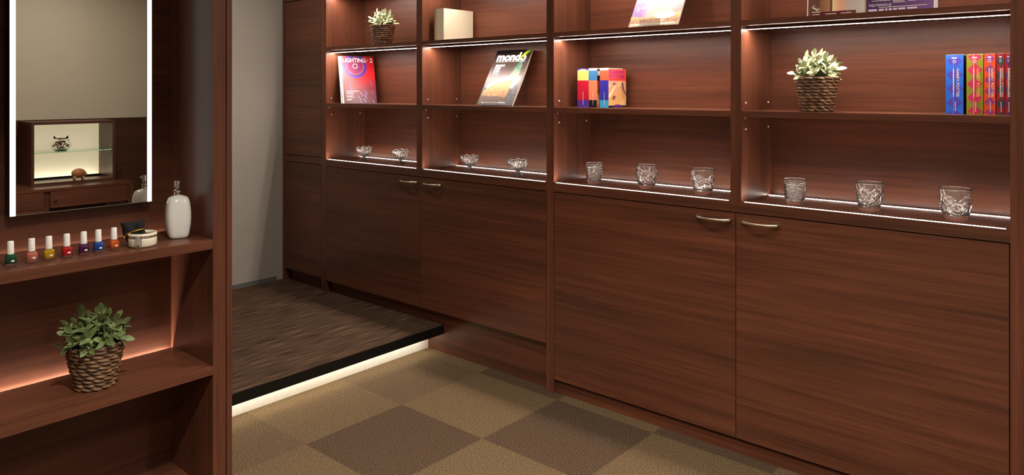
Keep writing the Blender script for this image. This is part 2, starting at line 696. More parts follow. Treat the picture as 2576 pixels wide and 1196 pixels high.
def worktop(label, loc, x0, x1, bays):
    root = thing('worktop', label, 'worktop', loc)
    # slab with a groove at the front and one at the back of every bay
    box('board', (x0, x1, YF, 3.064, ZW0, ZW1), WX, root, 0.0008, loc)
    for (a, b) in bays:
        strip(a + 0.012, b - 0.012, YF + 0.0015, YF + 0.0075, ZW1 + 0.0014, ZW1 + 0.0017, LED_TOP, root, loc)
        strip(a + 0.012, b - 0.012, YF + 0.0014, YF + 0.0076, ZW1 - 0.0005, ZW1 + 0.0014, LED_SIDE, root, loc, 'diffuser')
        strip(a + 0.004, b - 0.004, 3.0105, 3.0145, ZW1 + 0.0012, ZW1 + 0.0015, LED_BACK, root, loc)
        strip(a + 0.004, b - 0.004, 3.0104, 3.0146, ZW1 - 0.0005, ZW1 + 0.0012, LED_SIDE, root, loc, 'diffuser')
    return root


BAYS_L = [(-3.937, -3.087), (-3.041, -2.171)]
BAYS_R = [(-2.128, -1.254), (-1.211, -0.339)]
bookcase('built-in walnut bookcase of two open bays beside the tall cabinet, goblets at its foot', (-3.06, 2.9, ZW1),
         [(-3.988, -3.937, 0.153), (-2.171, -2.128, 0.0)], [(-3.087, -3.041)], BAYS_L)
bookcase('built-in walnut bookcase of two open bays at the right, tumblers at its foot', (-1.23, 2.9, ZW1),
         [(-0.339, -0.297, 0.0)], [(-1.254, -1.211)], BAYS_R)
worktop('long walnut worktop with lit edges under the four glass goblets', (-3.06, 2.9, ZW0), -3.937, -2.171, BAYS_L)
worktop('long walnut worktop with lit edges under the six tumblers', (-1.23, 2.9, ZW0), -2.128, -0.339, BAYS_R)


def base_cabinet(label, loc, x0, x1, xm, zb, ykick, handles):
    root = thing('base_cabinet', label, 'cabinet', loc)
    box('carcass', (x0 + 0.002, x1 - 0.002, YF + 0.0215, 3.06, zb - 0.012, ZW0 - 0.001), WX, root, 0, loc)
    box('plinth', (x0 + 0.001, x1 - 0.001, ykick, ykick + 0.018, 0, zb - 0.012), WX, root, 0.0006, loc)
    door(x0 + 0.003, xm - 0.0015, zb, ZW0 - 0.004, root, loc, handles[0])
    door(xm + 0.0015, x1 - 0.003, zb, ZW0 - 0.004, root, loc, handles[1])


base_cabinet('low walnut two-door cabinet behind the raised platform', (-3.05, 2.9, 0), -3.937, -2.171, -3.060, 0.2245, 2.785,
             [(-3.216, -3.079, 0.912), (-3.024, -2.888, 0.912)])
base_cabinet('low walnut two-door cabinet standing on the beige carpet tiles', (-1.23, 2.9, 0), -2.128, -0.339, -1.233, 0.066, 2.766,
             [(-1.396, -1.253, 0.912), (-1.204, -1.065, 0.912)])

tl = (-4.2, 2.9, 0.153)
tall = thing('tall_cabinet', 'narrow full-height walnut cabinet against the pale wall', 'cabinet', tl)
box('side_panel', (-4.429, -4.3965, YF, 3.064, 0.153, TOPZ), WZ, tall, 0.0008, tl)
box('carcass', (-4.396, -3.989, YF + 0.0215, 3.06, 0.222, TOPZ), WX, tall, 0, tl)
box('rail', (-4.396, -3.989, YF + 0.0005, YF + 0.0215, 0.9495, 0.9935), WX, tall, 0.0006, tl)
box('plinth', (-4.396, -3.989, 2.785, 2.803, 0.153, 0.222), WX, tall, 0.0006, tl)
door(-4.393, -3.991, 0.232, 0.9455, tall, tl)
door(-4.393, -3.991, 0.9975, 2.010, tall, tl)
door(-4.393, -3.991, 2.0145, TOPZ - 0.005, tall, tl)

# ------------------------------------------------------------------ vanity unit
vo = (-2.45, 0.8, 0)
van = thing('vanity_unit', 'tall walnut vanity niche with two shelves at the left', 'vanity', vo)
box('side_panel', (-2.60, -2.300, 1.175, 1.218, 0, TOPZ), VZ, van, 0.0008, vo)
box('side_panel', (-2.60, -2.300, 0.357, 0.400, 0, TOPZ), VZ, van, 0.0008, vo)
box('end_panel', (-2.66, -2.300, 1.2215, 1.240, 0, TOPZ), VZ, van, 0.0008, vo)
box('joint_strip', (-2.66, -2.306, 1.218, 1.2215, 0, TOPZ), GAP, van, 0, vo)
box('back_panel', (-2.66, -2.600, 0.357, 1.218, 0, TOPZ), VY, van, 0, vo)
for (z0, z1, xb) in ((0.907, 0.937, -2.565), (0.500, 0.527, -2.574)):
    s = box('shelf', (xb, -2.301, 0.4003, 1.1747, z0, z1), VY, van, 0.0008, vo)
    so = ((xb - 2.301) / 2, (0.4003 + 1.1747) / 2, z0)
    box('light_strip', (-2.5965, -2.5925, 0.41, 1.165, z1 - 0.0215, z1 - 0.021), LED_VAN2 if z0 > 0.8 else LED_VAN, s, 0, so)
    box('strip_housing', (-2.5995, xb, 0.4005, 1.1745, z0 + 0.0005, z0 + 0.004), GAP, s, 0, so)  # unseen slot floor, added to stop strip light leaking below the shelf
    box('baffle', (-2.5895, xb, 0.4005, 1.1745, z0 + 0.0045, z1 - 0.0035), GAP, s, 0, so)
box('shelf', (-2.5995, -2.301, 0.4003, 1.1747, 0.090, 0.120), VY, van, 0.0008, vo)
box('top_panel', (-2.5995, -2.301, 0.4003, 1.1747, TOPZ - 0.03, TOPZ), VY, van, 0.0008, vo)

mo = (-2.6, 0.885, 1.047)
mir = thing('wall_mirror', 'tall mirror with lit white side strips in the vanity niche', 'mirror', mo)
box('casing', (-2.5995, -2.553, 0.678, 1.0875, 1.0470, 1.98), BLACK, mir, 0, mo)
box('mirror_glass', (-2.553, -2.550, 0.6930, 1.0727, 1.0490, 1.98), MIRROR, mir, 0, mo)
box('light_strip', (-2.553, -2.549, 0.679, 0.6926, 1.0475, 1.98), LED_MIR, mir, 0, mo)
box('light_strip', (-2.553, -2.549, 1.0731, 1.0870, 1.0475, 1.98), LED_MIR, mir, 0, mo)
box('bottom_edge', (-2.553, -2.5495, 0.693, 1.0727, 1.0472, 1.0490), ALU, mir, 0, mo)


# ------------------------------------------------------------------ plants
def basket_mesh():
    bm = bmesh.new()
    H, R0, R1 = 0.130, 0.056, 0.077
    rows, N = 11, 13
    nz, nt = rows * 9, N * 12
    prof = [(0, 0.001), (R0 - 0.004, 0.0)]
    for i in range(nz + 1):
        z = H * i / nz
        prof.append((R0 + (R1 - R0) * (z / H), z))
    prof += [(R1 - 0.008, H), (R1 - 0.009, H - 0.02), (0, H - 0.02)]

    def rf(i, t, r, z):
        j = i - 2
        if j < 0 or j > nz:
            return r, z
        q = j / 9.0
        row = min(rows - 1, int(q))
        f = min(1.0, q - row)
        a = t / (2 * pi) * N + 0.5 * (row % 2) + 0.62 * (f - 0.5) + 0.17 * sin(row * 2.3)
        g = a - math.floor(a)
        w = sin(pi * f) ** 0.5 if 0 < f < 1 else 0
        c = abs(sin(pi * g)) ** 0.8
        jit = 0.85 + 0.3 * abs(sin((row * 7 + math.floor(a) % N) * 12.9898))
        return r - 0.003 + 0.0078 * w * (0.12 + 0.88 * c) * jit, z
    lathe(bm, prof, nt, 0, rf)
    for f in bm.faces:
        f.smooth = True
    me = bpy.data.meshes.new('basket')
    bm.to_mesh(me)
    bm.free()
    return me


def basket_mat():
    m = bpy.data.materials.new('water_hyacinth_weave')
    m.use_nodes = True
    nt = m.node_tree
    L = nt.links
    b = nt.nodes['Principled BSDF']
    b.inputs['Roughness'].default_value = 0.55
    tc = nt.nodes.new('ShaderNodeTexCoord')
    n = nt.nodes.new('ShaderNodeTexNoise')
    n.inputs['Scale'].default_value = 60
    n.inputs['Detail'].default_value = 4
    L.new(tc.outputs['Object'], n.inputs['Vector'])
    r = ramp(nt, [(0.3, (62, 42, 28)), (0.52, (106, 76, 50)), (0.72, (146, 112, 76))])
    L.new(n.outputs['Fac'], r.inputs['Fac'])
    L.new(r.outputs['Color'], b.inputs['Base Color'])
    return m


BASKET_ME = basket_mesh()
BASKET_ME.materials.append(basket_mat())
SOIL = mat('moss', (52, 48, 28), 0.95, noise=0.5, nscale=120)


def leaf_mat(name, c0, c1, c2):
    m = bpy.data.materials.new(name)
    m.use_nodes = True
    nt = m.node_tree
    L = nt.links
    b = nt.nodes['Principled BSDF']
    b.inputs['Roughness'].default_value = 0.6
    b.inputs['Subsurface Weight'].default_value = 0.0
    tc = nt.nodes.new('ShaderNodeTexCoord')
    n = nt.nodes.new('ShaderNodeTexNoise')
    n.inputs['Scale'].default_value = 22
    n.inputs['Detail'].default_value = 3
    L.new(tc.outputs['Object'], n.inputs['Vector'])
    r = ramp(nt, [(0.3, c0), (0.5, c1), (0.7, c2)])
    L.new(n.outputs['Fac'], r.inputs['Fac'])
    L.new(r.outputs['Color'], b.inputs['Base Color'])
    return m


LEAF_SAGE = leaf_mat('sage_leaf', (164, 182, 126), (208, 218, 172), (234, 240, 214))
LEAF_GREEN = leaf_mat('dull_green_leaf', (76, 92, 50), (102, 118, 68), (130, 142, 92))
STEM = mat('stem_green', (120, 132, 76), 0.6)


def leaf(bm, base, d, up, ln, wd, rng):
    d = d.normalized()
    s = d.cross(up)
    if s.length < 1e-3:
        s = Vector((1, 0, 0))
    s.normalize()
    n = s.cross(d).normalized()
    M_ = 6
    droop = rng.uniform(-0.1, 0.25)
    rows = []
    for i in range(M_ + 1):
        t = i / M_
        w = wd * (sin(pi * (0.03 + 0.955 * t ** 0.9)) ** 0.6) * (0.6 + 0.4 * min(1, t * 2))
        c = base + d * ln * t - n * ln * droop * t * t
        e = n * w * 0.28
        rows.append((bm.verts.new(c - s * w + e), bm.verts.new(c), bm.verts.new(c + s * w + e)))
    for a, b in zip(rows, rows[1:]):
        for k in (0, 1):
            f = bm.faces.new((a[k], a[k + 1], b[k + 1], b[k]))
            f.smooth = True


def plant(label, loc, seed, lmat, spread=1.0, rotz=0.0, scale=1.0, nst=30):
    root = thing('potted_plant', label, 'plant', loc, (0, 0, rotz))
    root.scale = (scale,) * 3
    link('basket', BASKET_ME, root)['label'] = 'brown woven basket pot'
    rng = random.Random(seed)
    bl, bs = bmesh.new(), bmesh.new()
    for k in range(nst):
        # golden-angle spread of stem tips over a dome
        f = (k + 0.5) / nst
        ce = 1 - f * 0.97
        se = sqrt(max(0, 1 - ce * ce))
        az = k * 2.39996 + rng.uniform(-0.25, 0.25)
        hr = rng.uniform(0.86, 1.08)
        tip = Vector((0.066 * spread * se * cos(az) * hr, 0.066 * spread * se * sin(az) * hr, 0.135 + (0.082 * ce - 0.004) * hr))
        b0 = Vector((0.030 * se * cos(az), 0.030 * se * sin(az), 0.112))
        mid = (b0 + tip) / 2 + Vector((0, 0, 0.016 * se))
        crv = lambda q: b0 * (1 - q) ** 2 + mid * 2 * q * (1 - q) + tip * q * q
        tube(bs, [crv(q) for q in (0, 0.35, 0.7, 1.0)], 0.0011, 5)
        for q, tt in enumerate((0.5, 0.68, 0.84, 1.0)):
            p = crv(tt)
            d = (crv(min(1, tt + 0.05)) - crv(min(1, tt + 0.05) - 0.1)).normalized()
            for side in (0, 1):
                if q == 3 and side:
                    continue
                a2 = q * pi / 2 + side * pi + rng.uniform(-0.4, 0.4)
                x = d.orthogonal().normalized()
                y = d.cross(x)
                out = x * cos(a2) + y * sin(a2)
                ld = d + out * 0.3 if q == 3 else d * rng.uniform(0.35, 0.8) + out * rng.uniform(0.7, 1.0)
                L_ = rng.uniform(0.028, 0.040)
                tp = p + ld.normalized() * L_
                if tp.z < 0.130 and sqrt(tp.x ** 2 + tp.y ** 2) < 0.088:
                    ld.z = abs(ld.z) + 0.5
                leaf(bl, p, ld, d if q == 3 else out * -0.4 + d, L_, rng.uniform(0.0070, 0.0096), rng)
    finish('foliage', bl, lmat, root)
    finish('stem', bs, STEM, root, smooth=True)
    sb = bmesh.new()
    lathe(sb, [(0, 0.118), (0.04, 0.117), (0.066, 0.113), (0.066, 0.111), (0, 0.111)], 24)
    finish('soil', sb, SOIL, root)
    return root


plant('potted plant with pale green leaves in woven basket on the brightly lit right-hand shelf', (-0.962, 2.862, 1.3405), 4, LEAF_SAGE)
plant('potted plant with pale leaves in woven basket on the top shelf, leftmost bay', (-3.535, 2.875, 1.6925), 11, LEAF_SAGE, rotz=1.0, scale=0.95)
plant('dull green potted plant in woven basket on the lower vanity shelf', (-2.425, 0.868, 0.527), 23, LEAF_GREEN, spread=1.28, rotz=0.4, scale=1.02, nst=32)


# ------------------------------------------------------------------ glassware
def goblet_mesh():
    bm = bmesh.new()
    outer = [(0, 0), (0.027, 0), (0.0285, 0.0015), (0.0275, 0.0035), (0.018, 0.006), (0.0105, 0.011), (0.0095, 0.017), (0.011, 0.022),
             (0.0165, 0.027), (0.0245, 0.033), (0.032, 0.041), (0.038, 0.050), (0.0425, 0.060), (0.0455, 0.070), (0.0485, 0.0795), (0.0492, 0.083)]
    inner = [(0.0468, 0.083), (0.0445, 0.076), (0.0415, 0.067), (0.038, 0.058), (0.033, 0.049), (0.0265, 0.041), (0.018, 0.035), (0.009, 0.0325), (0, 0.032)]
    prof = outer + inner
    n_out = len(outer)

    def rf(i, t, r, z):
        zz = z
        if z > 0.03:
            k = min(1.0, (z - 0.03) / 0.05)
            zz = z + 0.0032 * k * k * cos(8 * t + 1.2)
            if i < n_out:
                r = r * (1 + 0.035 * k * cos(8 * t + 1.2)) + 0.0024 * abs(sin(9 * t + 55 * z)) + 0.0010 * sin(18 * t - 90 * z)
            else:
                r = r * (1 + 0.03 * k * cos(8 * t + 1.2))
        elif i < n_out and r > 0.012 and z < 0.01:
            r = r * (1 + 0.02 * cos(12 * t))
        return r, zz
    lathe(bm, prof, 112, 0, rf)
    for f in bm.faces:
        f.smooth = True
    me = bpy.data.meshes.new('glass_goblet')
    bm.to_mesh(me)
    bm.free()
    me.materials.append(PRESSED2)
    return me


def tumbler_mesh(kind, w, h):
    bm = bmesh.new()
    R1, R0 = w / 2, w / 2 * 0.72
    nz = 44
    th = 0.0026
    outer = [(0, 0.001), (R0 * 0.8, 0.0), (R0 - 0.001, 0.0)]
    for i in range(nz + 1):
        z = h * i / nz
        t = i / nz
        r = R0 + (R1 - R0) * (t ** 0.75)
        outer.append((r, max(z, 0.0012)))
    n_out = len(outer)
    inner = []
    zi = 0.020
    for i in range(15):
        t = 1 - i / 14
        z = zi + (h - zi) * t
        r = R0 + (R1 - R0) * ((z / h) ** 0.75) - th - 0.0022 * (1 - t)
        inner.append((r, z if i else h))
    inner += [(R0 * 0.7, zi - 0.002), (0, zi - 0.003)]

    def pat(t, z):
        q = z / h
        env = max(0.0, min(1.0, (q - 0.16) / 0.08)) * max(0.0, min(1.0, (0.86 - q) / 0.08))
        if env <= 0:
            return -0.0012 if q < 0.14 else 0
        if kind == 'A':
            return env * 0.0021 * sin(2 * pi * (q * 8.5) + 1.3 * sin(4 * t) + 0.8 * sin(9 * t + 6 * q))
        if kind == 'B':
            a = abs(sin(3 * t + 7.5 * q))
            b = abs(sin(3 * t - 7.5 * q))
            return env * 0.0046 * (max(0, 1 - 3 * a) + max(0, 1 - 3 * b)) - 0.0006
        s = 0.0
        for k in range(5):
            for (zc, rad, ph) in ((0.36, 0.0165, 0), (0.62, 0.013, 0.63)):
                dt = (t - (2 * pi * k / 5 + ph) + pi) % (2 * pi) - pi
                d = sqrt((dt * R1 * 0.9) ** 2 + ((q - zc) * h) ** 2)
                s += math.exp(-((d - rad) / 0.0030) ** 2)
        return env * 0.0034 * min(1.3, s) - 0.0004

    def rf(i, t, r, z):
        if 3 <= i < n_out:
            return r + pat(t, z), z
        return r, z
    lathe(bm, outer + inner, 120, 0, rf)
    for f in bm.faces:
        f.smooth = True
    me = bpy.data.meshes.new('glass_tumbler')
    bm.to_mesh(me)
    bm.free()
    me.materials.append(PRESSED)
    return me


GOB = goblet_mesh()
g1 = None
for (x, y, rz, lab) in ((-3.701, 2.866, 0.3, 'scalloped glass goblet at the far left end of the worktops, below the red magazine'),
                        (-3.369, 2.876, 0.9, 'scalloped glass goblet second from the left, just left of the narrow divider'),
                        (-2.789, 2.866, 1.3, 'scalloped glass goblet third from the left, in the bay below the mondo magazine'),
                        (-2.439, 2.856, 0.1, 'scalloped glass goblet fourth from the left, nearest the tumblers')):
    o = link('glass_goblet', GOB, None, (x, y, ZW1), (0, 0, rz))
    tag(o, lab, 'glass', 'glass goblets on the worktop')
TA, TB, TC = tumbler_mesh('A', 0.086, 0.097), tumbler_mesh('B', 0.093, 0.104), tumbler_mesh('C', 0.099, 0.107)
for (x, y, me_, lab) in ((-1.966, 2.848, TA, 'wavy-ringed glass tumbler below the upright paperbacks, leftmost of the six tumblers'),
                         (-1.699, 2.867, TB, 'glass tumbler with crossing ridges between wavy and loop tumblers, left bay'),
                         (-1.424, 2.856, TC, 'glass tumbler with looped relief just left of the wide divider'),
                         (-1.035, 2.834, TA, 'wavy-ringed glass tumbler directly below the potted plant, right bay'),
                         (-0.775, 2.852, TB, 'glass tumbler with crossing ridges in the middle of the right bay'),
                         (-0.503, 2.845, TC, 'glass tumbler with looped relief, rightmost glass in the scene')):
    o = link('glass_tumbler', me_, None, (x, y, ZW1), (0, 0, x * 5))
    tag(o, lab, 'glass', 'glass tumblers on the worktop')


# ------------------------------------------------------------------ magazines and books
def solid(name, w, t, h, m, parent, x0=0.0, y0=0.0, bevel=0.0006):
    bm = bmesh.new()
    bx(bm, x0, x0 + w, y0, y0 + t, 0, h)
    return finish(name, bm, m, parent, bevel=bevel)


PAPER = mat('page_edges', (232, 226, 212), 0.7)
PWHITE = mat('print_white', (245, 243, 238), 0.4)
INKW = PWHITE


def ink(r, g, b_):
    return mat('print_%d_%d_%d' % (r, g, b_), (r, g, b_), 0.35, noise=0.03)


# red LIGHTING magazine, in front of two others, leaning on the side panel
ang = math.atan2(0.9, 0.42)
mw, mh = 0.203, 0.316
tilt = -0.345


def lm(label, dx, cov, first=False):
    # stacked one behind the other along the normal
    nx, ny = sin(ang), -cos(ang)
    fan = dx * 0.85      # the hidden copies peek out towards the room
    p = (-3.800 - nx * dx - cos(ang) * fan, 2.794 - ny * dx - sin(ang) * fan, 1.3405)
    return thing('magazine', label, 'magazine', p, (tilt, 0, ang), 'magazines leaning in the left bay')


t = lm('red and purple magazine titled LIGHTING+2 leaning on the left bay side', 0.0, None)
solid('pages', mw - 0.002, 0.006, mh - 0.001, PAPER, t, 0.0, 0.0008)
solid('back_cover', mw, 0.0006, mh, PWHITE, t, 0, 0.007, 0)
a = Art(mw, mh)
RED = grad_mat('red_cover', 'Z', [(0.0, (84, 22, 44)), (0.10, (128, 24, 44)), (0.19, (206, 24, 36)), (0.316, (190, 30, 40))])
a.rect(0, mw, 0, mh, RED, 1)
cu_, cw_ = mw * 0.40, mh * 0.79
a.ell(cu_, cw_, 0.074, 0.080, ink(62, 52, 170), 2)
a.ell(cu_, cw_, 0.061, 0.066, ink(126, 40, 84), 3)
a.ell(cu_, cw_, 0.0165, 0.0175, ink(250, 214, 196), 4, inner=0.72)
for k in range(26):
    th = radians(150 + 240 * k / 25)
    a.ell(cu_ + 0.053 * cos(th), cw_ + 0.055 * sin(th), 0.0017, 0.0017, ink(250, 226, 220), 4, n=8)
rng = random.Random(5)
for (u, w, l) in ((0.035, 0.115, 0.03), (0.085, 0.05, 0.034), (0.10, 0.075, 0.028), (0.125, 0.06, 0.03), (0.13, 0.085, 0.032), (0.12, 0.03, 0.026),
                  (0.165, 0.15, 0.034), (0.172, 0.085, 0.03), (0.095, 0.012, 0.02), (0.175, 0.02, 0.022)):
    du, dw = l * 0.38, -l * 0.9
    for q, c_ in ((0, (64, 70, 190)), (0.0022, (214, 214, 240)), (0.0046, (74, 74, 180))):
        u1_ = min(u + q, mw - 0.004)
        u2_ = min(u1_ + du, mw - 0.002)
        w2_ = max(w + dw, 0.001)
        a.poly([(u1_, w), (u1_ + 0.0014, w), (u2_ + 0.0014, w2_), (u2_, w2_)], ink(*c_), 3)
for (w, l, th_) in ((0.078, 0.082, 0.0045), (0.066, 0.05, 0.003), (0.060, 0.045, 0.002), (0.045, 0.042, 0.005), (0.038, 0.055, 0.002), (0.024, 0.035, 0.0045), (0.019, 0.03, 0.002)):
    a.rect(0.012, 0.012 + l, w, w + th_, ink(232, 214, 220), 3)
cov = a.build('cover', t)
a = Art(mw, mh)
a.text('LIGHTING', 0.005, mh - 0.040, 0.040, PWHITE, 6, width=0.146, bold=0.0009)
a.text('+', 0.1535, mh - 0.040, 0.040, ink(224, 150, 60), 6, width=0.018, bold=0.0006)
a.text('2', 0.176, mh - 0.040, 0.040, PWHITE, 6, width=0.019, bold=0.0009)
a.build('title', t)
for i, (lab, dx) in enumerate((('white-spined magazine sandwiched directly behind the red LIGHTING+2 magazine', 0.0105),
                               ('white and teal spined magazine at the back, against the left bay side', 0.0205))):
    t = lm(lab, dx, None)
    solid('pages', mw - 0.002, 0.0075, mh, PAPER, t, 0.0, 0.0008)
    solid('cover', mw, 0.0008, mh + 0.001, PWHITE if i == 0 else ink(222, 222, 226), t, 0, 0, 0)
    sb = bmesh.new()
    bx(sb, -0.0006, 0, 0, 0.0085, 0, mh + 0.001, 0)
    if i == 1:
        bx(sb, -0.0009, -0.0006, 0, 0.0085, mh * 0.68, mh * 0.80, 1)
        bx(sb, -0.0009, -0.0006, 0, 0.0085, mh * 0.20, mh * 0.34, 2)
    finish('spine', sb, [PWHITE, ink(60, 140, 140), ink(120, 120, 160)], t)

# clear display stands and the two large magazines on them
def stand(label, loc):
    s = thing('display_stand', label, 'stand', loc)
    bm = bmesh.new()
    bx(bm, 0.055, 0.185, -0.028, 0.10, 0.0, 0.003)
    finish('base', bm, ACRYL, s)
    bm = bmesh.new()
    bx(bm, 0.07, 0.165, -0.031, -0.028, 0.0, 0.032)
    finish('front_lip', bm, ACRYL, s, bevel=0.001)
    bm = bmesh.new()
    bx(bm, 0.07, 0.17, 0.022, 0.025, 0.0, 0.20)
    o = finish('backrest', bm, ACRYL, s, rot=(-0.52, 0, 0))
    return s


stand('clear acrylic stand holding the dark mondo magazine', (-2.698, 2.832, 1.3405))
MW, MH = 0.240, 0.338
t = thing('magazine', 'dark magazine titled mondo with golden dome picture, leaning back on clear stand', 'magazine', (-2.698, 2.824, 1.3455), (-0.53, 0, 0.03))
bm = bmesh.new()
# slightly bowed page block
N = 8
rows = []
for i in range(N + 1):
    z = MH * i / N
    b_ = 0.006 * sin(pi * i / N)
    rows.append([bm.verts.new(p) for p in ((0.001, 0.001, z), (MW - 0.001, 0.001, z), (MW - 0.001, 0.010 + b_, z), (0.001, 0.008, z))])
for r0, r1 in zip(rows, rows[1:]):
    for k in range(4):
        bm.faces.new((r0[k], r0[(k + 1) % 4], r1[(k + 1) % 4], r1[k]))
bm.faces.new(rows[0]); bm.faces.new(rows[-1])
bmesh.ops.recalc_face_normals(bm, faces=bm.faces)
finish('pages', bm, PAPER, t)
a = Art(MW, MH)
BG = grad_mat('dusk_cover', 'Z', [(0, (14, 9, 7)), (0.10, (26, 18, 14)), (0.17, (78, 62, 55)), (0.25, (66, 52, 46)), (0.338, (16, 10, 10))])
a.rect(0, MW, 0, MH, BG, 1)
GOLD = grad_mat('gold_dome', 'Z', [(0.03, (84, 42, 8)), (0.08, (160, 100, 18)), (0.17, (186, 130, 40))], speck=(90, (232, 190, 96), 0.58))
WH = ink(238, 226, 214)
pts = [(0.012, 0.105)] + [(0.012 + 0.19 * k / 16, 0.11 + 0.072 * sin(pi * 0.5 * k / 16) ** 0.7 * (1 if k < 14 else 0.96)) for k in range(17)] + [(0.232, 0.170), (0.222, 0.135), (0.20, 0.10)]
a.poly(pts, WH, 2)
pts = [(0.008, 0.045), (0.176, 0.032), (0.190, 0.150)] + [(0.012 + 0.165 * k / 16, 0.085 + 0.068 * sin(pi * 0.5 * k / 16) ** 0.8) for k in range(15, -1, -1)]
a.poly(pts, GOLD, 3)
a.poly([(0.005, 0.012), (0.178, 0.01), (0.176, 0.042), (0.12, 0.052), (0.06, 0.050), (0.012, 0.056)], ink(70, 36, 14), 4)
TEAL = grad_mat('tower_teal', 'Z', [(0.15, (150, 120, 96)), (0.22, (70, 120, 100)), (0.29, (34, 96, 90))], speck=(160, (220, 200, 170), 0.55))
a.poly([(0.148, 0.165), (0.212, 0.160), (0.210, 0.270), (0.198, 0.290), (0.186, 0.272)], TEAL, 4)
a.ell(0.150, 0.078, 0.007, 0.006, ink(206, 84, 44), 5, n=14)
rng = random.Random(8)
for k in range(30):
    u, w = rng.uniform(0.195, 0.232), rng.uniform(0.02, 0.13)
    a.ell(u, w, 0.0011, 0.0011, WH, 4, n=6)
for (w, l) in ((0.232, 0.0), (0.199, 0.044), (0.192, 0.036), (0.184, 0.040)):
    if l:
        a.rect(0.030, 0.030 + l, w, w + 0.0035, WH, 5)
a.rect(0.028, 0.19, 0.012, 0.0155, WH, 6)
a.rect(0.020, 0.225, 0.262, 0.264, WH, 5)
a.build('cover', t)
a = Art(MW, MH)
a.text('mondo', 0.020, 0.270, 0.070, PWHITE, 6, width=0.200, bold=0.0035)
a.text("DENMARK'S", 0.030, 0.234, 0.018, PWHITE, 6, width=0.064, bold=0.0006)
a.text('POWER', 0.030, 0.219, 0.018, PWHITE, 6, width=0.042, bold=0.0006)
a.text('PLANT', 0.030, 0.204, 0.018, PWHITE, 6, width=0.038, bold=0.0006)
a.build('title', t)
a = Art(MW, MH)
a.poly([(0.178, 0.288), (0.188, 0.280), (0.232, 0.322), (0.236, 0.336), (0.218, 0.336), (0.196, 0.316)], ink(186, 206, 60), 9)
a.poly([(0.205, 0.312), (0.232, 0.326), (0.235, 0.336), (0.220, 0.336)], ink(110, 176, 60), 10)
a.build('cover_flame', t)['label'] = 'yellow-green brush stroke over the title'

stand('clear acrylic stand under the lilac magazine on the top shelf', (-1.742, 2.795, 1.6925))
t = thing('magazine', 'lilac and gold night-city magazine on the top shelf, cropped by the photo', 'magazine', (-1.742, 2.783, 1.6965), (-0.53, 0, 0.0))
solid('pages', 0.236, 0.010, 0.30, PAPER, t, 0.001, 0.0008)
a = Art(0.24, 0.30)
LIL = grad_mat('lilac_cover', 'X', [(0, (140, 108, 164)), (0.045, (142, 108, 168)), (0.075, (196, 162, 166)), (0.13, (206, 182, 152)), (0.24, (160, 132, 138))], speck=(26, (216, 196, 176), 0.58))
a.rect(0, 0.24, 0, 0.30, LIL, 1)
GLD = grad_mat('city_gold', 'Z', [(0, (170, 144, 124)), (0.03, (160, 108, 80)), (0.055, (196, 170, 112))], speck=(190, (232, 214, 160), 0.52))
a.poly([(0, 0), (0.24, 0), (0.24, 0.07), (0.16, 0.05), (0.08, 0.047), (0, 0.055)], GLD, 2)
a.ell(0.165, 0.055, 0.052, 0.019, ink(238, 238, 216), 3)
for k in range(7):
    a.ell(0.10 + 0.004 * k, 0.10, 0.012 + 0.009 * k, 0.022 + 0.012 * k, ink(206, 182, 168) if k % 2 else ink(248, 232, 206), 3, a0=-60, a1=110, inner=0.92)
for k in range(6):
    a.rect(0.180 + 0.0055 * k, 0.182 + 0.0055 * k, 0.085, 0.20, ink(232, 206, 200), 4)
a.rect(0.008, 0.225, 0.006, 0.014, ink(232, 232, 206), 4)
a.build('cover', t)

# two brochures on the top right shelf
t = thing('brochure', 'brown brochure with white spine on the top right shelf, beside the purple one', 'brochure', (-0.9755, 2.795, 1.6925), (-0.06, 0, 0.0))
solid('pages', 0.203, 0.008, 0.295, PAPER, t, 0.001, 0.0008)
a = Art(0.205, 0.297)
a.rect(0, 0.205, 0, 0.297, ink(112, 74, 58), 1)
a.rect(0.0, 0.004, 0, 0.297, PWHITE, 2)
a.rect(0.045, 0.082, 0.016, 0.297, grad_mat('tan_block', 'X', [(0.045, (140, 92, 62)), (0.082, (182, 132, 92))]), 2)
a.rect(0.090, 0.172, 0.016, 0.297, grad_mat('cream_block', 'X', [(0.09, (252, 224, 170)), (0.12, (236, 176, 140)), (0.145, (206, 186, 172)), (0.172, (206, 200, 190))]), 2)
a.rect(0.172, 0.205, 0.0, 0.297, grad_mat('white_block', 'X', [(0.172, (206, 200, 190)), (0.198, (214, 208, 196)), (0.205, (170, 130, 100))]), 2)
a.rect(0.015, 0.140, 0.0, 0.016, ink(88, 28, 42), 2)
for (u0, u1) in ((0.020, 0.046), (0.066, 0.105), (0.120, 0.155)):
    a.rect(u0, u1, 0.006, 0.0085, WH, 3)
a.rect(0.018, 0.048, 0.0145, 0.0175, WH, 4)
a.poly([(0.016, 0.034), (0.021, 0.037), (0.042, 0.024), (0.038, 0.020)], WH, 4)
a.poly([(0.020, 0.040), (0.028, 0.043), (0.030, 0.041), (0.022, 0.038)], WH, 4)
a.poly([(0.036, 0.036), (0.040, 0.032), (0.037, 0.030), (0.046, 0.024), (0.049, 0.026), (0.041, 0.029)], WH, 5)
a.build('cover', t)

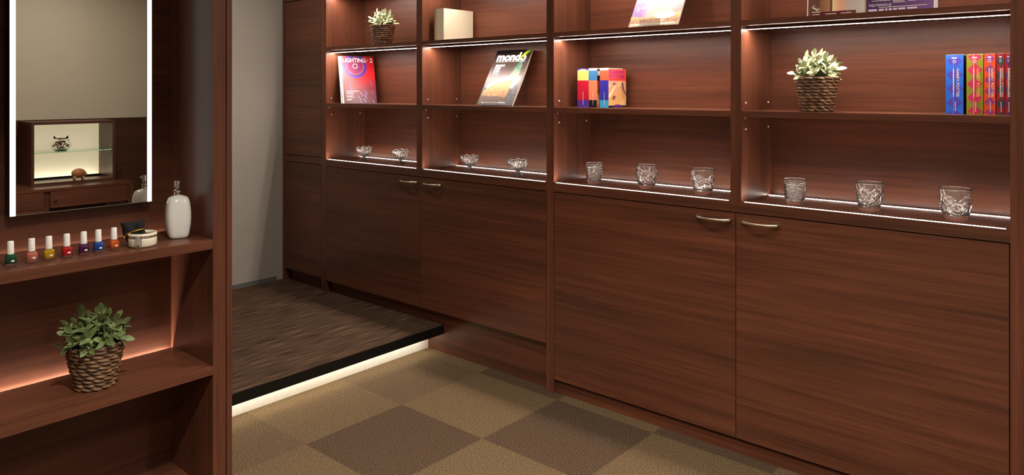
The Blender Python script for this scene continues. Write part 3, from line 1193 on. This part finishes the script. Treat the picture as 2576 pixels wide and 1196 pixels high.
t = thing('brochure', 'purple brochure with a printed web address on the top right shelf', 'brochure', (-0.768, 2.793, 1.6925), (-0.06, 0, 0.0))
solid('pages', 0.217, 0.010, 0.295, PAPER, t, 0.001, 0.0008)
a = Art(0.210, 0.297)
a.rect(0, 0.210, 0, 0.297, grad_mat('purple_cover', 'X', [(0, (70, 44, 92)), (0.1, (96, 64, 116)), (0.21, (128, 92, 150))]), 1)
a.rect(0.012, 0.197, 0.050, 0.297, ink(60, 34, 52), 2)
a.rect(0.016, 0.080, 0.0405, 0.0425, WH, 3)
a.rect(0.085, 0.130, 0.0385, 0.0425, WH, 3)
a.rect(0.085, 0.120, 0.0350, 0.0365, WH, 3)
a.rect(0.085, 0.125, 0.0315, 0.0330, WH, 3)
a.rect(0.133, 0.160, 0.0335, 0.0425, ink(200, 176, 206), 3)
a.rect(0.163, 0.190, 0.0345, 0.0365, WH, 3)
for k, (u0, u1) in enumerate(((0.006, 0.034), (0.040, 0.056), (0.060, 0.068), (0.072, 0.082), (0.086, 0.098), (0.102, 0.124), (0.130, 0.160))):
    a.rect(u0, u1, 0.0055 + 0.001 * k * 0.2, 0.0125, ink(228, 214, 232), 3)
a.rect(0.040, 0.190, 0.0165, 0.0185, WH, 3)
a.build('cover', t)
a = Art(0.210, 0.297)
a.text('http://takasho.jp', 0.008, 0.0225, 0.0150, PWHITE, 5, width=0.072)
a.build('web_address', t)
sb = bmesh.new()
bx(sb, 0.2105, 0.2155, -0.0015, 0.010, 0, 0.296)
bx(sb, 0.2170, 0.2205, -0.0015, 0.010, 0, 0.296)
finish('page_edge', sb, PWHITE, t)

# cream dummy books
CR = mat('cream_cloth', (222, 208, 162), 0.6, noise=0.02)
CR2 = mat('cream_cloth_pale', (236, 228, 198), 0.6, noise=0.02)
for (x0, w, lab) in ((-3.0005, 0.021, 'thin blank cream book, the left of the pair on the second bay top shelf'),
                     (-2.9790, 0.054, 'thick blank cream book showing its wide cover on the second bay top shelf')):
    t = thing('book', lab, 'book', (x0, 2.802, 1.6925), (0, 0, 0), 'blank cream books')
    bm = bmesh.new()
    bx(bm, 0.0025, w - 0.0025, 0.004, 0.225, 0.003, 0.174)
    finish('pages', bm, PAPER, t)
    bm = bmesh.new()
    bx(bm, 0, 0.0025, 0.001, 0.23, 0, 0.177)
    bx(bm, w - 0.0025, w, 0.001, 0.23, 0, 0.177)
    bx(bm, 0.0005, w - 0.0005, 0, 0.003, 0, 0.177)
    bx(bm, w - 0.0005, w + 0.0008, 0.004, 0.010, 0, 0.177)
    finish('cover', bm, CR2 if w > 0.03 else CR, t)


# paperback set, left (spines forward, last one showing its cover)
def uk(x0, w, bands, label, y0=2.860, h=0.184):
    t = thing('book', label, 'book', (x0, y0, 1.3405), (0, 0, 0), 'bright paperbacks in the third bay')
    bm = bmesh.new()
    bx(bm, 0.001, w - 0.001, 0.001, 0.125, 0.0005, h - 0.001)
    finish('pages', bm, PAPER, t)
    a = Art(w, h)
    for (w0, w1, c) in bands:
        a.rect(0, w, h * w0, h * w1, ink(*c), 1)
    a.rect(w * 0.49, w * 0.53, h * 0.07, h * 0.40, WH, 2)
    a.build('spine', t)
    return t


t = uk(-2.071, 0.0645, [(0, 0.19, (88, 54, 160)), (0.19, 0.69, (212, 34, 62)), (0.69, 0.95, (240, 222, 120)), (0.95, 1, (84, 66, 168))],
       'paperback with yellow, red and purple spine, leftmost of the bright set')
a = Art(0.0645, 0.184)
a.ell(0.032, 0.172, 0.024, 0.009, ink(240, 226, 190), 3, a0=0, a1=180)
a.build('spine_emblem', t)
t = uk(-2.0055, 0.0465, [(0, 0.19, (30, 30, 32)), (0.19, 0.69, (248, 140, 100)), (0.69, 0.94, (72, 132, 190)), (0.94, 1, (240, 244, 232))],
       'paperback with blue, salmon and black spine, second of the bright set')
a = Art(0.125, 0.180)
a.rect(0, 0.125, 0, 0.125, grad_mat('paper_art_a', 'Z', [(0, (230, 90, 60)), (0.03, (236, 206, 160)), (0.07, (120, 80, 50)), (0.125, (214, 30, 40))], speck=(60, (246, 214, 150), 0.55)), 1)
a.rect(0, 0.125, 0.125, 0.180, ink(24, 24, 26), 1)
a.rect(0.004, 0.12, 0.150, 0.170, PWHITE, 2)
a.build('cover', t, 'right', (0.0465, 0, 0))
t = uk(-1.9430, 0.047, [(0, 0.19, (66, 178, 226)), (0.19, 0.69, (58, 54, 168)), (0.69, 0.94, (252, 100, 70)), (0.94, 1, (244, 240, 206))],
       'paperback with orange, blue and cyan spine and tan picture cover, rightmost of the bright set')
a = Art(0.150, 0.180)
a.rect(0, 0.150, 0, 0.180, ink(34, 34, 30), 1)
a.rect(0, 0.150, 0.124, 0.180, ink(250, 88, 74), 2)
a.rect(0, 0.150, 0.010, 0.124, grad_mat('tan_picture', 'Z', [(0, (240, 200, 120)), (0.06, (236, 176, 120)), (0.125, (236, 176, 150))], speck=(26, (246, 214, 150), 0.56)), 2)
a.poly([(0.0, 0.060), (0.062, 0.108), (0.066, 0.104), (0.016, 0.050), (0, 0.046)], ink(252, 240, 196), 3)
a.ell(0.085, 0.108, 0.010, 0.014, ink(240, 196, 150), 4, inner=0.6)
a.poly([(0.11, 0.115), (0.122, 0.118), (0.13, 0.09), (0.148, 0.062), (0.148, 0.052), (0.124, 0.076), (0.112, 0.098)], ink(112, 78, 66), 3)
a.poly([(0.03, 0.112), (0.055, 0.116), (0.066, 0.108), (0.045, 0.104)], ink(130, 92, 76), 3)
a.poly([(0.030, 0.040), (0.036, 0.052), (0.050, 0.056), (0.062, 0.052), (0.054, 0.046), (0.056, 0.034), (0.046, 0.042), (0.040, 0.034)], ink(120, 78, 60), 3)
a.poly([(0.1, 0.098), (0.106, 0.098), (0.132, 0.05), (0.142, 0.036), (0.128, 0.042)], ink(190, 130, 96), 3)
a.ell(0.076, 0.008, 0.036, 0.006, ink(104, 50, 160), 5)
a.build('cover', t, 'right', (0.047, 0, 0))
bm = bmesh.new(); bx(bm, 0.0, 0.0465, 0.1250, 0.150, 0.0005, 0.179)
finish('page_edge', bm, PAPER, t)
a = Art(0.150, 0.180)
a.text('HARRY', 0.012, 0.157, 0.022, ink(170, 40, 150), 4, width=0.122, bold=0.0003)
a.text('POTTER', 0.010, 0.137, 0.022, ink(170, 40, 150), 4, width=0.126, bold=0.0003)
a.rect(0.018, 0.130, 0.131, 0.133, ink(206, 40, 60), 4)
a.build('title', t, 'right', (0.047, 0, 0))


# diamond patterned set, right
def us(x0, w, c0, c1, label, n=4.3, tcol=(236, 226, 214), ph=0.0, rz=0.0):
    h = 0.200
    t = thing('book', label, 'book', (x0, 2.856, 1.3405), (0, 0, rz), 'diamond-patterned books at the right end')
    bm = bmesh.new()
    bx(bm, 0.001, w - 0.001, 0.002, 0.128, 0.001, h - 0.001)
    finish('pages', bm, mat('black_boards', (22, 20, 26), 0.5), t)
    bm = bmesh.new()
    bx(bm, 0.0025, w - 0.0025, 0.006, 0.126, h - 0.001, h + 0.0008)
    finish('page_edge', bm, PAPER, t)
    a = Art(w, h)
    a.rect(0, w, 0, h, ink(*c0), 1)
    dh = h / n
    k = 0
    zc = h - dh * (0.42 + ph)
    while zc > -dh / 2:
        pts = [(w / 2, zc + dh / 2), (w * 0.96, zc), (w / 2, zc - dh / 2), (w * 0.04, zc)]
        pts = [a.clip(p) for p in pts]
        a.poly(pts, ink(*c1), 2)
        zc -= dh
    a.rect(w * 0.42, w * 0.46, 0.0, h, ink(*[min(255, int(v * 1.25) + 14) for v in c0]), 3)
    a.rect(w * 0.33, w * 0.64, h - 0.013, h - 0.009, WH, 4)
    a.rect(w * 0.36, w * 0.62, h - 0.029, h - 0.017, ink(*c1), 4)
    a.ell(w * 0.49, h - 0.023, min(0.005, w * 0.14), 0.0052, WH, 5, inner=0.7, n=16)
    # finer writing as small dashes down the spine
    z = h - 0.048
    rng = random.Random(int(x0 * -1000))
    while z > h * 0.30:
        l = rng.choice((0.0022, 0.003, 0.0012))
        a.rect(w * 0.41, w * 0.41 + 0.0032, z - l, z, WH, 5)
        z -= l + 0.0012
    z = 0.042
    while z > 0.010:
        a.rect(w * 0.52, w * 0.52 + 0.0026, z - 0.002, z, WH, 5)
        z -= 0.0033
    a.build('spine', t)
    a = Art(w, h)
    a.text('HARRY POTTER', w * 0.60, h - 0.048, min(0.0125, w * 0.34), ink(*tcol), 6, rot=-pi / 2, width=0.094)
    a.build('title', t)
    return t


us(-0.5345, 0.052, (42, 98, 196), (76, 64, 160), 'thick blue book with purple diamonds on its spine, leftmost of the diamond set', n=4.25)
us(-0.4740, 0.048, (128, 128, 42), (186, 44, 84), 'olive green book with crimson diamonds on its spine', n=4.35, tcol=(240, 196, 96), ph=-0.28)
us(-0.4240, 0.032, (214, 76, 34), (130, 56, 130), 'orange book with purple diamonds on its spine', n=5.6)
us(-0.3895, 0.0225, (148, 30, 40), (26, 66, 70), 'thin red book with dark green diamonds on its spine', n=4.3, ph=0.1)
us(-0.3655, 0.0170, (150, 34, 42), (52, 52, 100), 'thin book with navy blue diamonds, half hidden by the right-hand end panel', n=4.3, ph=0.1)

# ------------------------------------------------------------------ vanity objects
ZS = 0.937


def polish(label, y, col, cname, x=-2.385, rz=0.0):
    t = thing('nail_polish_bottle', label, 'nail polish', (x, y, ZS), (0, 0, rz), 'row of nail polish bottles')
    # built facing +X : width along Y
    bm = bmesh.new()
    superlathe(bm, [(0, 0.0, 6), (0.0105, 0.0, 6), (0.0128, 0.001, 6), (0.0132, 0.004, 6), (0.0130, 0.024, 6), (0.0122, 0.0285, 5), (0.0085, 0.031, 3), (0.006, 0.0325, 2), (0, 0.0325, 2)], 48)
    finish('bottle', bm, GLASS, t, smooth=True)
    bm = bmesh.new()
    superlathe(bm, [(0, 0.0062, 6), (0.0100, 0.0062, 6), (0.0116, 0.0075, 6), (0.0117, 0.023, 6), (0.0108, 0.0272, 5), (0.0075, 0.0292, 3), (0, 0.0296, 2)], 48)
    o = finish('polish', bm, mat('polish_' + cname, col, 0.25, noise=0.02), t, smooth=True)
    o['label'] = cname.replace('_', ' ') + ' polish'
    bm = bmesh.new()
    lathe(bm, [(0, 0.031), (0.0086, 0.031), (0.0088, 0.033), (0.0080, 0.0655), (0.0074, 0.0668), (0, 0.0670)], 32)
    finish('cap', bm, mat('cap_white', (236, 232, 224), 0.3, noise=0.01), t, smooth=True)['label'] = 'tall white cap'
    # small shell-shaped mark at the lower right of the front face
    a = Art(0.01, 0.01)
    n = 12
    a.poly([(0.0045 * cos(pi * k / n), 0.0042 * sin(pi * k / n)) for k in range(n + 1)], WH, 1)
    a.rect(-0.0012, 0.0012, -0.0012, 0.0, WH, 1)
    e = a.build('emblem', t, 'right', (0.0135, 0.0035, 0.0125), 0.0002)
    return t


for (lab, y, col, cn) in (('green nail polish bottle, first of the row at the far left', 0.636, (0, 92, 52), 'deep_green'),
                          ('salmon pink nail polish bottle between the green and the yellow', 0.687, (226, 130, 112), 'salmon_pink'),
                          ('yellow nail polish bottle between the pink and the red', 0.730, (222, 178, 0), 'yellow'),
                          ('bright red nail polish bottle in the middle of the row', 0.776, (206, 16, 22), 'bright_red'),
                          ('dark purple nail polish bottle between the red and the blue', 0.821, (84, 24, 84), 'purple'),
                          ('blue nail polish bottle between the purple and the orange', 0.861, (10, 82, 176), 'blue'),
                          ('orange nail polish bottle, last of the row beside the ceramic jar', 0.905, (236, 106, 26), 'orange')):
    polish(lab, y, col, cn, rz=-0.12)

# clip-top ceramic jar with a black pouch standing in it
jo = (-2.375, 0.985, ZS)
jar = thing('ceramic_jar', 'small low cream ceramic clip-top jar beside the orange nail polish', 'jar', jo, (0, 0, -0.1))
bm = bmesh.new()
lathe(bm, [(0, 0.0), (0.032, 0), (0.038, 0.002), (0.0405, 0.007), (0.041, 0.024), (0.040, 0.029), (0.0375, 0.029), (0.0375, 0.010), (0.034, 0.006), (0, 0.006)], 48)
finish('bowl', bm, CREAMC, jar, smooth=True)
bm = bmesh.new()
lathe(bm, [(0.034, 0.0345), (0.040, 0.0335), (0.0420, 0.037), (0.0410, 0.0415), (0.0375, 0.043), (0.034, 0.0405), (0.034, 0.0345)], 48)
finish('lid_ring', bm, CREAMC, jar, smooth=True)
bm = bmesh.new()
lathe(bm, [(0.036, 0.0285), (0.0385, 0.0285), (0.0385, 0.0345), (0.036, 0.0345), (0.036, 0.0285)], 40)
finish('seal', bm, mat('seal_rubber', (120, 60, 40), 0.5), jar, smooth=True)
bm = bmesh.new()
tube(bm, [(0.0418 * cos(a_), 0.0418 * sin(a_), 0.0315) for a_ in [2 * pi * k / 36 for k in range(36)]], 0.0011, 6, closed=True)
finish('wire_bail', bm, CHROME, jar, smooth=True)
bm = bmesh.new()
fx = 0.0455
ca = -0.55   # clasp faces the room, turned a little to the camera side
pts = [(-0.0075, 0.034), (-0.0085, 0.010), (-0.0075, -0.0005), (-0.005, -0.0035), (0.005, -0.0035), (0.0075, -0.0005), (0.0085, 0.010), (0.0075, 0.034)]
tube(bm, [(fx + 0.001 * (p[1] < 0.01), p[0], p[1] + 0.0045) for p in pts], 0.0011, 6)
bx(bm, fx - 0.0014, fx - 0.0004, -0.0050, 0.0050, 0.010, 0.037)
o = finish('clasp', bm, CHROME, jar, rot=(0, 0, ca), smooth=False)
bm = bmesh.new()
tube(bm, [(-0.040, 0.006, 0.040), (-0.046, 0.004, 0.036), (-0.047, 0, 0.030), (-0.046, -0.004, 0.036), (-0.040, -0.006, 0.040)], 0.0013, 6)
bx(bm, -0.047, -0.040, -0.006, 0.006, 0.030, 0.040)
finish('hinge', bm, CHROME, jar, rot=(0, 0, -1.9))

pouch = thing('pouch', 'black velvet pouch with thin gold trim standing tilted in the ceramic jar', 'pouch', (-2.378, 0.972, ZS + 0.0075), (-0.30, -0.22, 1.25))
pouch.scale = (1.22, 1.1, 1.12)
bm = bmesh.new()
NU, NW = 14, 14
grid = {}
for s in (-1, 1):
    for i in range(NU + 1):
        for j in range(NW + 1):
            u, w = i / NU, j / NW
            edge = min(u, 1 - u, w, 1 - w)
            th_ = 0.0105 * (min(1, edge * 5)) ** 0.5
            x = (u - 0.5) * (0.046 + 0.008 * w) + 0.0015 * sin(9 * w)
            z = w * 0.066 + 0.003 * sin(5 * u + 1)
            y = s * (th_ + 0.0022 * sin(11 * u + 7 * w) * min(1, edge * 5)) + 0.004 * sin(3 * w)
            key = (i, j, s if edge > 0 else 0)
            if key not in grid:
                grid[key] = bm.verts.new((x, y, z))
for s in (-1, 1):
    for i in range(NU):
        for j in range(NW):
            q = []
            for (a_, b_) in ((i, j), (i + 1, j), (i + 1, j + 1), (i, j + 1)):
                e_ = min(a_, NU - a_, b_, NW - b_) > 0
                q.append(grid[(a_, b_, s if e_ else 0)])
            bm.faces.new(q)
bmesh.ops.recalc_face_normals(bm, faces=bm.faces)
finish('fabric_body', bm, mat('black_velvet', (13, 11, 11), 0.85), pouch, smooth=True)
bm = bmesh.new()
tube(bm, [(-0.023, -0.010, 0.030), (-0.017, -0.0128, 0.034), (0, -0.0142, 0.0355), (0.015, -0.0132, 0.035), (0.024, -0.010, 0.034)], [0.0013, 0.0019, 0.0016, 0.0021, 0.0014], 8)
tube(bm, [(-0.023, -0.011, 0.030), (-0.026, -0.012, 0.026), (-0.025, -0.012, 0.022)], 0.0018, 8)
finish('gold_trim', bm, mat('gold', (206, 150, 60), 0.3, 1.0), pouch, smooth=True)

# soap dispenser
dsp = thing('soap_dispenser', 'tall white ceramic soap dispenser with chrome pump at the end of the vanity shelf', 'soap dispenser', (-2.425, 1.119, ZS), (0, 0, -0.28))
bm = bmesh.new()
prof = [(0, 0.0, 4), (0.024, 0.0, 4), (0.0275, 0.002, 4), (0.0305, 0.008, 4)]
for k in range(1, 14):
    t_ = k / 14
    z = 0.008 + 0.118 * t_
    r = 0.0305 + 0.0075 * sin(pi * min(1, t_ * 0.93 + 0.02)) ** 0.9 + 0.0005 * t_
    prof.append((r, z, 3.6))
prof += [(0.0305, 0.1285, 3.2), (0.0265, 0.1335, 3), (0.0195, 0.1362, 2.4), (0.0130, 0.1375, 2), (0.0125, 0.1395, 2), (0, 0.1395, 2)]
superlathe(bm, prof, 64)
finish('bottle', bm, CERAM, dsp, smooth=True)
bm = bmesh.new()
lathe(bm, [(0, 0.1385), (0.0125, 0.1385), (0.0128, 0.141), (0.0120, 0.1435), (0.0118, 0.1525), (0.0130, 0.1535), (0.0128, 0.1555), (0.0085, 0.157), (0.0075, 0.160), (0.0045, 0.161), (0.0045, 0.167), (0, 0.167)], 36)
finish('pump_collar', bm, CHROME, dsp, smooth=True)
bm = bmesh.new()
lathe(bm, [(0, 0.164), (0.0098, 0.164), (0.0104, 0.166), (0.0104, 0.184), (0.0098, 0.1865), (0, 0.187)], 36)
tube(bm, [(0.005, 0, 0.177), (0.016, 0, 0.1775), (0.024, 0, 0.1765)], [0.0042, 0.0036, 0.0030], 14)
finish('pump_head', bm, CHROME, dsp, rot=(0, 0, -0.05), smooth=True)

# ------------------------------------------------------------------ far side of the room, seen in the mirror
do = (1.05, 1.8, 0)
desk = thing('dressing_table', 'low walnut dressing table with a drawer, reflected in the mirror', 'table', do)
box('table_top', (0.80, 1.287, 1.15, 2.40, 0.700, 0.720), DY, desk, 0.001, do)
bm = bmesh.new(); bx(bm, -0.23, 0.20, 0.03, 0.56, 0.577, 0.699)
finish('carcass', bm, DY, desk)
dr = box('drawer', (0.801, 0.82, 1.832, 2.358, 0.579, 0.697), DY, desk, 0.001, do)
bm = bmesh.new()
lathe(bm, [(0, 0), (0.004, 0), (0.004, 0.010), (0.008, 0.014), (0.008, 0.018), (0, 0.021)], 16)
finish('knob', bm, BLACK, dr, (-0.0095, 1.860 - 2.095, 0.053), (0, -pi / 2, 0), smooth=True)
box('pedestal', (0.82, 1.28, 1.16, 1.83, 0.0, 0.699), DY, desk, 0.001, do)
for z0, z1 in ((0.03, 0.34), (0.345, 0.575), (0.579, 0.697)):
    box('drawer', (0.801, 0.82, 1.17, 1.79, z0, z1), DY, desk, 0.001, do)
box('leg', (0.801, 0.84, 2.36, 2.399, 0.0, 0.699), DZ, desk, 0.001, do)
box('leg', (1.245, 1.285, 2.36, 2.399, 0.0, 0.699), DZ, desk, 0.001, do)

co = (1.15, 2.06, 0.720)
dc = thing('display_cabinet', 'open walnut display box with lit white back standing on the dressing table', 'display cabinet', co)
X0, X1, Y0, Y1, Z0, Z1 = 1.0, 1.286, 1.768, 2.344, 0.720, 1.188
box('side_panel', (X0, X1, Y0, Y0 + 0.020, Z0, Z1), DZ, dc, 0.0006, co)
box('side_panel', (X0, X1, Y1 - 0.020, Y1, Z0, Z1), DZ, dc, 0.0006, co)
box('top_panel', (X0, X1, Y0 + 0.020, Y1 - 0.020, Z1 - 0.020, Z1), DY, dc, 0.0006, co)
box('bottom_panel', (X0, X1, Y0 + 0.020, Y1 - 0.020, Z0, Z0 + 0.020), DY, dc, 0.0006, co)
box('back_board', (1.275, 1.285, Y0 + 0.021, Y1 - 0.021, Z0 + 0.021, Z1 - 0.021), LIGHTBOX, dc, 0, co)['label'] = 'lit white back panel'
box('lip', (1.235, 1.240, Y0 + 0.021, Y1 - 0.021, Z0 + 0.020, Z0 + 0.036), GAP, dc, 0, co)
box('light_strip', (1.243, 1.251, Y0 + 0.03, Y1 - 0.03, Z0 + 0.0205, Z0 + 0.0215), LED_DISP, dc, 0, co)
box('glass_shelf', (1.012, 1.262, Y0 + 0.0205, Y1 - 0.0205, 0.957, 0.963), GREENGLASS, dc, 0, co)['label'] = 'thin green-edged glass shelf'
for (x, z) in ((1.03, 0.950), (1.03, 0.985), (1.03, 0.925), (1.23, 0.950), (1.23, 0.985), (1.23, 0.925)):
    bm = bmesh.new()
    lathe(bm, [(0, 0), (0.0045, 0), (0.0045, 0.006), (0, 0.0065)], 12)
    finish('shelf_pin', bm, CHROME, dc, (x - co[0], Y1 - 0.020 - co[1], z - co[2]), (pi / 2, 0, 0), smooth=True)

# cat-head glass jar
vz = 0.963
vs_ = thing('glass_jar', 'round glass cat-head jar with two ears, filled with brown pieces, on the glass shelf', 'jar', (1.12, 2.000, vz), (0, 0, 0.2))
bm = bmesh.new()
prof = [(0, 0.0), (0.034, 0.0), (0.040, 0.003)]
for k in range(1, 12):
    t_ = k / 12
    prof.append((0.040 + 0.033 * sin(pi * t_) ** 0.8 - 0.006 * t_, 0.003 + 0.090 * t_))
prof += [(0.036, 0.095), (0.033, 0.094)]
for k in range(11, 0, -1):
    t_ = k / 12
    prof.append((0.0365 + 0.033 * sin(pi * t_) ** 0.8 - 0.006 * t_, 0.005 + 0.088 * t_))
prof += [(0.030, 0.006), (0, 0.006)]


def ear(i, t, r, z):
    # two pointed ears on the left and right of the rim
    if z > 0.078:
        for c in (pi / 2, -pi / 2):
            d = abs((t - c + pi) % (2 * pi) - pi)
            if d < 0.55:
                k = (1 - d / 0.55) * min(1, (z - 0.078) / 0.016)
                z = z + 0.020 * k
                r = r + 0.010 * k
    return r, z


lathe(bm, prof, 72, 0, ear)
finish('jar_body', bm, GLASS, vs_, smooth=True)
bm = bmesh.new()
rng = random.Random(3)
for k in range(46):
    a_, e_ = rng.uniform(0, 2 * pi), rng.uniform(0, 1)
    rr = 0.052 * sqrt(e_)
    z = rng.uniform(0.015, 0.072)
    rr *= sin(pi * min(0.95, max(0.2, (z + 0.010) / 0.09))) ** 0.7
    bmesh.ops.create_icosphere(bm, subdivisions=1, radius=rng.uniform(0.006, 0.011),
                               matrix=Matrix.Translation((rr * cos(a_), rr * sin(a_), z)) @ Matrix.Rotation(rng.uniform(0, 3), 4, 'X') @ Matrix.Diagonal((1, 0.55, 1.2, 1)))
tag(finish('contents', bm, grad_mat('potpourri', 'X', [(-0.06, (120, 66, 40)), (0.0, (176, 120, 80)), (0.06, (110, 56, 32))], 0.7, speck=(50, (226, 206, 180), 0.55)), vs_), 'brown dried pieces', kind='stuff')

# little round wooden animal
pg = thing('animal_figurine', 'small round brown animal figurine on short legs at the bottom of the display box', 'figurine', (1.045, 2.097, 0.740), (0, 0, 0))
TANW = mat('tan_wood', (158, 104, 62), 0.5, noise=0.25, nscale=30)
bm = bmesh.new()
bmesh.ops.create_uvsphere(bm, u_segments=28, v_segments=18, radius=1.0, matrix=Matrix.Translation((0, 0, 0.050)) @ Matrix.Diagonal((0.026, 0.050, 0.036, 1)))
finish('body', bm, TANW, pg, smooth=True)
for (y, x) in ((-0.030, -0.012), (-0.030, 0.012), (0.028, -0.012), (0.028, 0.012)):
    bm = bmesh.new()
    lathe(bm, [(0, 0), (0.006, 0), (0.0065, 0.004), (0.0085, 0.028), (0, 0.030)], 14)
    finish('leg', bm, TANW, pg, (x, y, 0), smooth=True)
bm = bmesh.new()
bmesh.ops.create_uvsphere(bm, u_segments=16, v_segments=10, radius=1.0, matrix=Matrix.Translation((-0.004, 0.050, 0.040)) @ Matrix.Diagonal((0.012, 0.010, 0.011, 1)))
bmesh.ops.create_cone(bm, cap_ends=True, segments=10, radius1=0.005, radius2=0.001, depth=0.012, matrix=Matrix.Translation((-0.010, 0.049, 0.052)))
bmesh.ops.create_cone(bm, cap_ends=True, segments=10, radius1=0.005, radius2=0.001, depth=0.012, matrix=Matrix.Translation((0.004, 0.049, 0.052)))
finish('head', bm, mat('pale_snout', (206, 160, 104), 0.5), pg, smooth=True)

for r_ in (desk, dc, vs_, pg):
    r_.location.x += 0.05

# ------------------------------------------------------------------ ceiling downlights (above the frame)
places = ['near the middle of the room', 'in front of the bookcase, left of its centre', 'over the raised platform', 'over the dressing table', 'behind the viewer', 'in front of the bookcase, right end']
for (x, y, wts, spr), pl in zip(DOWNLIGHTS, places):
    t = thing('downlight', 'round recessed ceiling downlight ' + pl, 'ceiling light', (x, y, CEIL), (0, 0, 0), 'ceiling downlights')
    bm = bmesh.new()
    lathe(bm, [(0.056, 0.0), (0.070, 0.0), (0.070, -0.004), (0.062, -0.006), (0.056, -0.003), (0.056, 0.0)], 36)
    finish('trim_ring', bm, WHITE, t, smooth=True)
    bm = bmesh.new()
    lathe(bm, [(0, -0.001), (0.055, -0.001), (0.055, 0.0), (0, 0.0)], 36)
    finish('diffuser', bm, LAMP, t)
    ld = bpy.data.lights.new('downlight_lamp', 'AREA')
    ld.shape = 'DISK'
    ld.size = 0.11
    ld.energy = wts
    ld.spread = radians(spr)
    ld.color = (1.0, 0.92, 0.82)
    lo = bpy.data.objects.new('downlight_lamp', ld)
    COL.objects.link(lo)
    lo.parent = t
    lo.location = (0, 0, -0.008)
